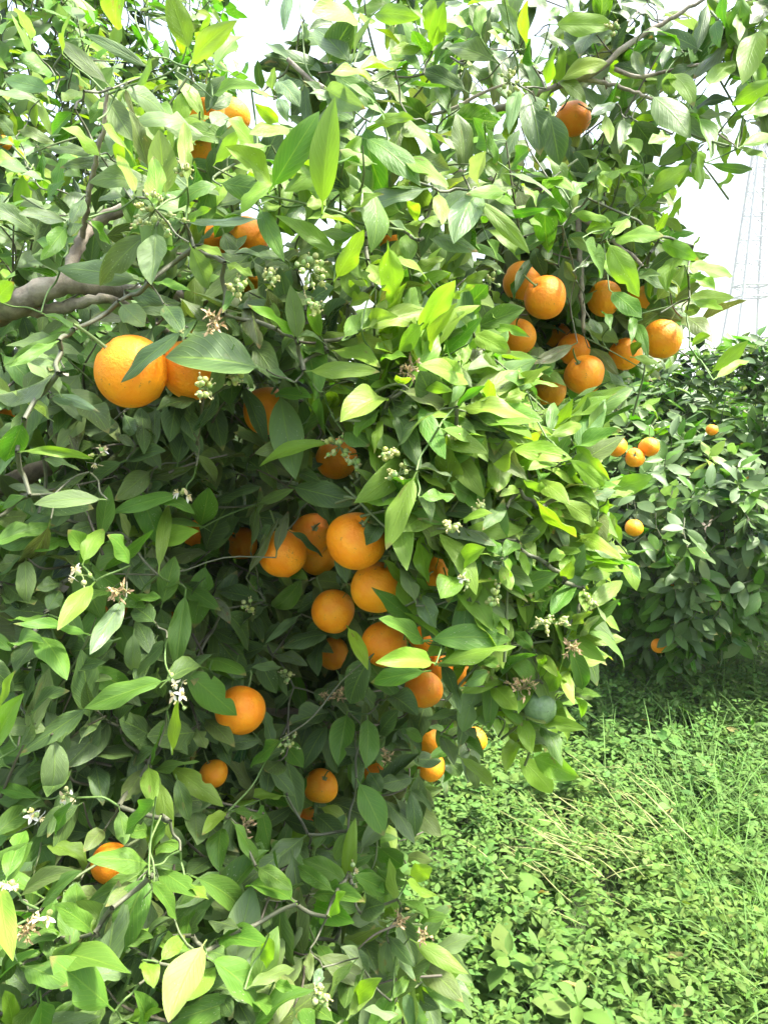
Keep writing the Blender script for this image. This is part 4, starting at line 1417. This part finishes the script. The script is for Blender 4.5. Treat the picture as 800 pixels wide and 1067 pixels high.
def weed_patch(x0, x1, y0, y1, dens, big=1.0):
    n = int((x1 - x0) * (y1 - y0) * dens)
    x, y = wr.uniform(x0, x1, n), wr.uniform(y0, y1, n)
    h = np.clip(.125 + .045 * lowf(x, y) + wr.normal(0, .045, n), .03, .30) * big
    out = []
    lean = wr.normal(0, .03, (n, 2))
    hue = lowf(x, y, 4.0)
    lance = (lowf(x * 1.7, y * 1.7, 9.0) + wr.normal(0, .5, n)) > .35
    size = np.where(wr.random(n) < .035 + .05 * (lowf(x * 2.3, y * 2.3, 2.0) > .35), 2.0, 1.0) * wr.uniform(.75, 1.3, n) * (1 + .25 * lowf(x * 1.4, y * 1.4, 6.0))
    for lev, fr in enumerate((1.0, .88, .74, .55)):
        for o_ in range(4 if lev == 0 else 3):
            a = wr.uniform(0, 6.28, n) if o_ == 0 else a + (1.57 if lev == 0 else 2.1) + wr.normal(0, .2, n)
            el = wr.normal(.35 if lev == 0 else .1, .3, n)
            ax = np.stack([np.cos(a) * np.cos(el), np.sin(a) * np.cos(el), np.sin(el)], -1)
            nr = np.stack([-np.cos(a) * np.sin(el), -np.sin(a) * np.sin(el), np.cos(el)], -1) + wr.normal(0, .28, (n, 3))
            b = np.stack([x + lean[:, 0] * fr + ax[:, 0] * .006, y + lean[:, 1] * fr + ax[:, 1] * .006, h * fr], -1)
            L_ = wr.uniform(.021, .038, n) * size * (0.7 if lev == 0 else 1.0) * big * np.where(lance, 1.15, 1)
            W_ = L_ * np.where(lance, wr.uniform(.26, .36, n), wr.uniform(.48, .68, n))
            c = np.stack([.062 + .022 * hue + wr.normal(0, .012, n), .140 + .018 * hue + wr.normal(0, .017, n), .027 + wr.normal(0, .006, n)], -1)
            c = np.clip(c * np.where(lance, .92, 1.0)[:, None] * (1 if lev == 0 else .9), .012, .5)
            pale = wr.random(n) < .07
            c[pale] = c[pale] * 1.2 + .02
            out.append(np.concatenate([b, ax, nr, L_[:, None], W_[:, None], wr.uniform(.05, .4, (n, 1)), wr.uniform(.1, .9, (n, 1)), np.full((n, 1), .001),
                                       wr.uniform(0, 6, (n, 1)), wr.normal(0, .2, (n, 1)), c, wr.random((n, 1))], 1))
    return np.concatenate(out)


def emit_array(lv, R):
    lv.r = R


wl = Leaves()
wl.r = np.concatenate([weed_patch(-.15, 1.75, 1.25, 2.75, 980), weed_patch(.35, 2.6, 2.75, 4.0, 620), weed_patch(-.2, 3.6, 4.0, 6.0, 90, 1.5),
                       weed_patch(-1.9, -.15, .9, 3.2, 130, 1.2), weed_patch(1.75, 3.2, .9, 2.75, 160, 1.2), weed_patch(-.15, 1.75, .6, 1.25, 200, 1.1),
                       weed_patch(-3.4, .3, 3.2, 6.5, 50, 1.6), weed_patch(-6, 8, 6.0, 11.0, 22, 2.4)])
weeds = Geo()
wl.emit(weeds, 3, 3, petiole=0)
weeds.build('weeds', M_WEED, kind='stuff')

gl = Leaves()


def blade(x, y, L_, W_, a, el, bend, col):
    ax = np.array([math.cos(a) * math.cos(el), math.sin(a) * math.cos(el), math.sin(el)])
    nr = np.array([-math.cos(a) * math.sin(el), -math.sin(a) * math.sin(el), math.cos(el)])
    gl.add((x, y, .0), ax, nr, L_, W_, .35, bend, 0, 0, wr.normal(0, .5), col, wr.random())


def gpos(px, py):
    dx = at(px, py, 1.0) - CAM
    return CAM + dx * (CAM[2] - .08) / -dx[2]


for _ in range(900):                     # grass tufts, thickest along the right side
    if wr.random() < .5:
        p = gpos(wr.uniform(700, 860), wr.uniform(690, 1080))
    else:
        p = gpos(wr.uniform(390, 800), wr.uniform(690, 1080))
    for k in range(wr.integers(2, 6)):
        cc = np.array((.095, .19, .05)) * wr.uniform(.7, 1.5)
        blade(p[0] + wr.normal(0, .012), p[1] + wr.normal(0, .012), wr.uniform(.10, .27) * (1.4 if p[0] > .8 else .8), wr.uniform(.002, .0055), wr.uniform(0, 6.28), wr.uniform(.8, 1.45), wr.uniform(.4, 1.6), cc)
for _ in range(70):                      # dry straw lying over the weeds, and some green stems
    p = gpos(wr.normal(640, 45), wr.normal(905, 32))
    a = wr.normal(2.3, .35)
    ax = np.array([math.cos(a), math.sin(a), wr.normal(.05, .15)])
    gl.add((p[0], p[1], wr.uniform(.13, .2)), unit(ax), (0, 0, 1), wr.uniform(.12, .32), wr.uniform(.002, .004), .3, wr.uniform(-.5, 1.1), 0, 0, wr.normal(0, .8),
           np.array((.42, .38, .19)) * wr.uniform(.7, 1.2), wr.random())
for _ in range(60):                      # old fallen leaves caught in the weeds
    p = gpos(wr.uniform(420, 800), wr.uniform(680, 1067))
    a = wr.uniform(0, 6.28)
    gl.add((p[0], p[1], wr.uniform(.06, .15)), (math.cos(a), math.sin(a), wr.normal(0, .3)), (wr.normal(0, .3), wr.normal(0, .3), 1), wr.uniform(.04, .075), wr.uniform(.015, .03), .6, wr.uniform(-.8, 1), .002, 0, .3,
           np.array((.30, .22, .10)) * wr.uniform(.5, 1.2), wr.random())
grass = Geo()
gl.emit(grass, 9, 3, petiole=0)
grass.build('grass', M_WEED, kind='stuff')

# ------------------------------------------------------------------ lattice tower far beyond the orchard
TD = 165.0
tb = at(775, 390, TD)
tb[2] = 0
tower = empty('lattice_tower', tb)
tag(tower, 'pale hazy steel lattice tower standing far beyond the orchard on the right', 'tower')
lev = np.array([0, 8, 15.0, 17.0, 21, 25, 29, 33, 37, 41, 44]) * 1.18
half = np.interp(lev / 1.18, [0, 17, 27, 41, 44], [4.5, 2.85, 2.2, 1.2, .3])


def corner(i, k):
    return tb + np.array([half[i] * (1, -1, -1, 1)[k], half[i] * (1, 1, -1, -1)[k], lev[i]])


for k in range(4):
    g = Geo()
    g.tube([corner(i, k) for i in range(len(lev))], .27, 6, cap=False)
    g.build('leg', M_STEEL, tower)
for i in range(1, len(lev) - 1):
    for k in range(4):
        m = (k + 1) % 4
        members = [(corner(i, k), corner(i, m), .13 if i not in (2, 3) else .2)]
        if i >= 2:
            members += [(corner(i, k), corner(i + 1, m), .11), (corner(i, m), corner(i + 1, k), .11)]
        for a_, b_, r_ in members:
            g = Geo()
            g.tube([a_, b_], r_, 4, cap=False)
            g.build('brace', M_STEEL, tower)

# ------------------------------------------------------------------ air
HAZE = 0.0009
if HAZE:
    m, nt, out = new_mat('pale_haze')
    pv = nt.nodes.new('ShaderNodeVolumePrincipled')
    pv.inputs['Color'].default_value = (.93, .95, .97, 1)
    pv.inputs['Density'].default_value = HAZE
    nt.links.new(pv.outputs[0], out.inputs['Volume'])
    hb = Geo()
    x0, x1, y0, y1, z0, z1 = -1600, 1600, -1600, 1600, -1.0, 54
    v = [(x, y, z) for z in (z0, z1) for y in (y0, y1) for x in (x0, x1)]
    hb.add(v, [(0, 2, 3, 1), (4, 5, 7, 6), (0, 1, 5, 4), (2, 6, 7, 3), (0, 4, 6, 2), (1, 3, 7, 5)])
    hb.build('haze', m, smooth=False, kind='stuff')

# ------------------------------------------------------------------ daylight
SUN = unit(np.array([.50, .0, .86]))
el = math.asin(SUN[2])
az = math.atan2(SUN[0], SUN[1])
sl = bpy.data.lights.new('sun', 'SUN')
sl.energy = 4.9
sl.angle = math.radians(8.0)
sl.color = (1.0, .965, .90)
so = bpy.data.objects.new('sun', sl)
C.objects.link(so)
so.rotation_euler = Vector(-SUN).to_track_quat('-Z', 'Y').to_euler()
so.location = (0, 0, 30)

w = bpy.data.worlds.new('World')
scene.world = w
w.use_nodes = True
nt = w.node_tree
nt.nodes.clear()
sky = nt.nodes.new('ShaderNodeTexSky')
sky.sky_type = 'NISHITA'
sky.sun_disc = False
sky.sun_elevation = el
sky.sun_rotation = az
sky.air_density = 1.0
sky.dust_density = 3.0
sky.ozone_density = 1.0
# a thin, even veil of high cloud: it takes the blue out of the sky
hs = nt.nodes.new('ShaderNodeHueSaturation')
hs.inputs['Saturation'].default_value = .68
hs.inputs['Value'].default_value = 1.25
nt.links.new(sky.outputs[0], hs.inputs['Color'])
# an overcast sky is brightest overhead
tc_ = nt.nodes.new('ShaderNodeTexCoord')
sx_ = nt.nodes.new('ShaderNodeSeparateXYZ')
nt.links.new(tc_.outputs['Generated'], sx_.inputs[0])
lum = math_(nt, 'MULTIPLY_ADD', math_(nt, 'MAXIMUM', sx_.outputs[2], 0.0), 1.95, .33)
veil = mixc(nt, 1.0, hs.outputs[0], lum, 'MULTIPLY')
bg = nt.nodes.new('ShaderNodeBackground')
bg.inputs['Strength'].default_value = .15
nt.links.new(veil, bg.inputs['Color'])
wo = nt.nodes.new('ShaderNodeOutputWorld')
nt.links.new(bg.outputs[0], wo.inputs['Surface'])

vs = scene.view_settings
scene.display_settings.display_device = 'sRGB'
vs.view_transform = 'Standard'
vs.look = 'None'
vs.exposure = 1.62
vs.gamma = 1.0
vs.use_curve_mapping = False
scene.cycles.max_bounces = 8
scene.cycles.transmission_bounces = 5
scene.cycles.diffuse_bounces = 4
scene.cycles.volume_bounces = 1
scene.cycles.use_denoising = True
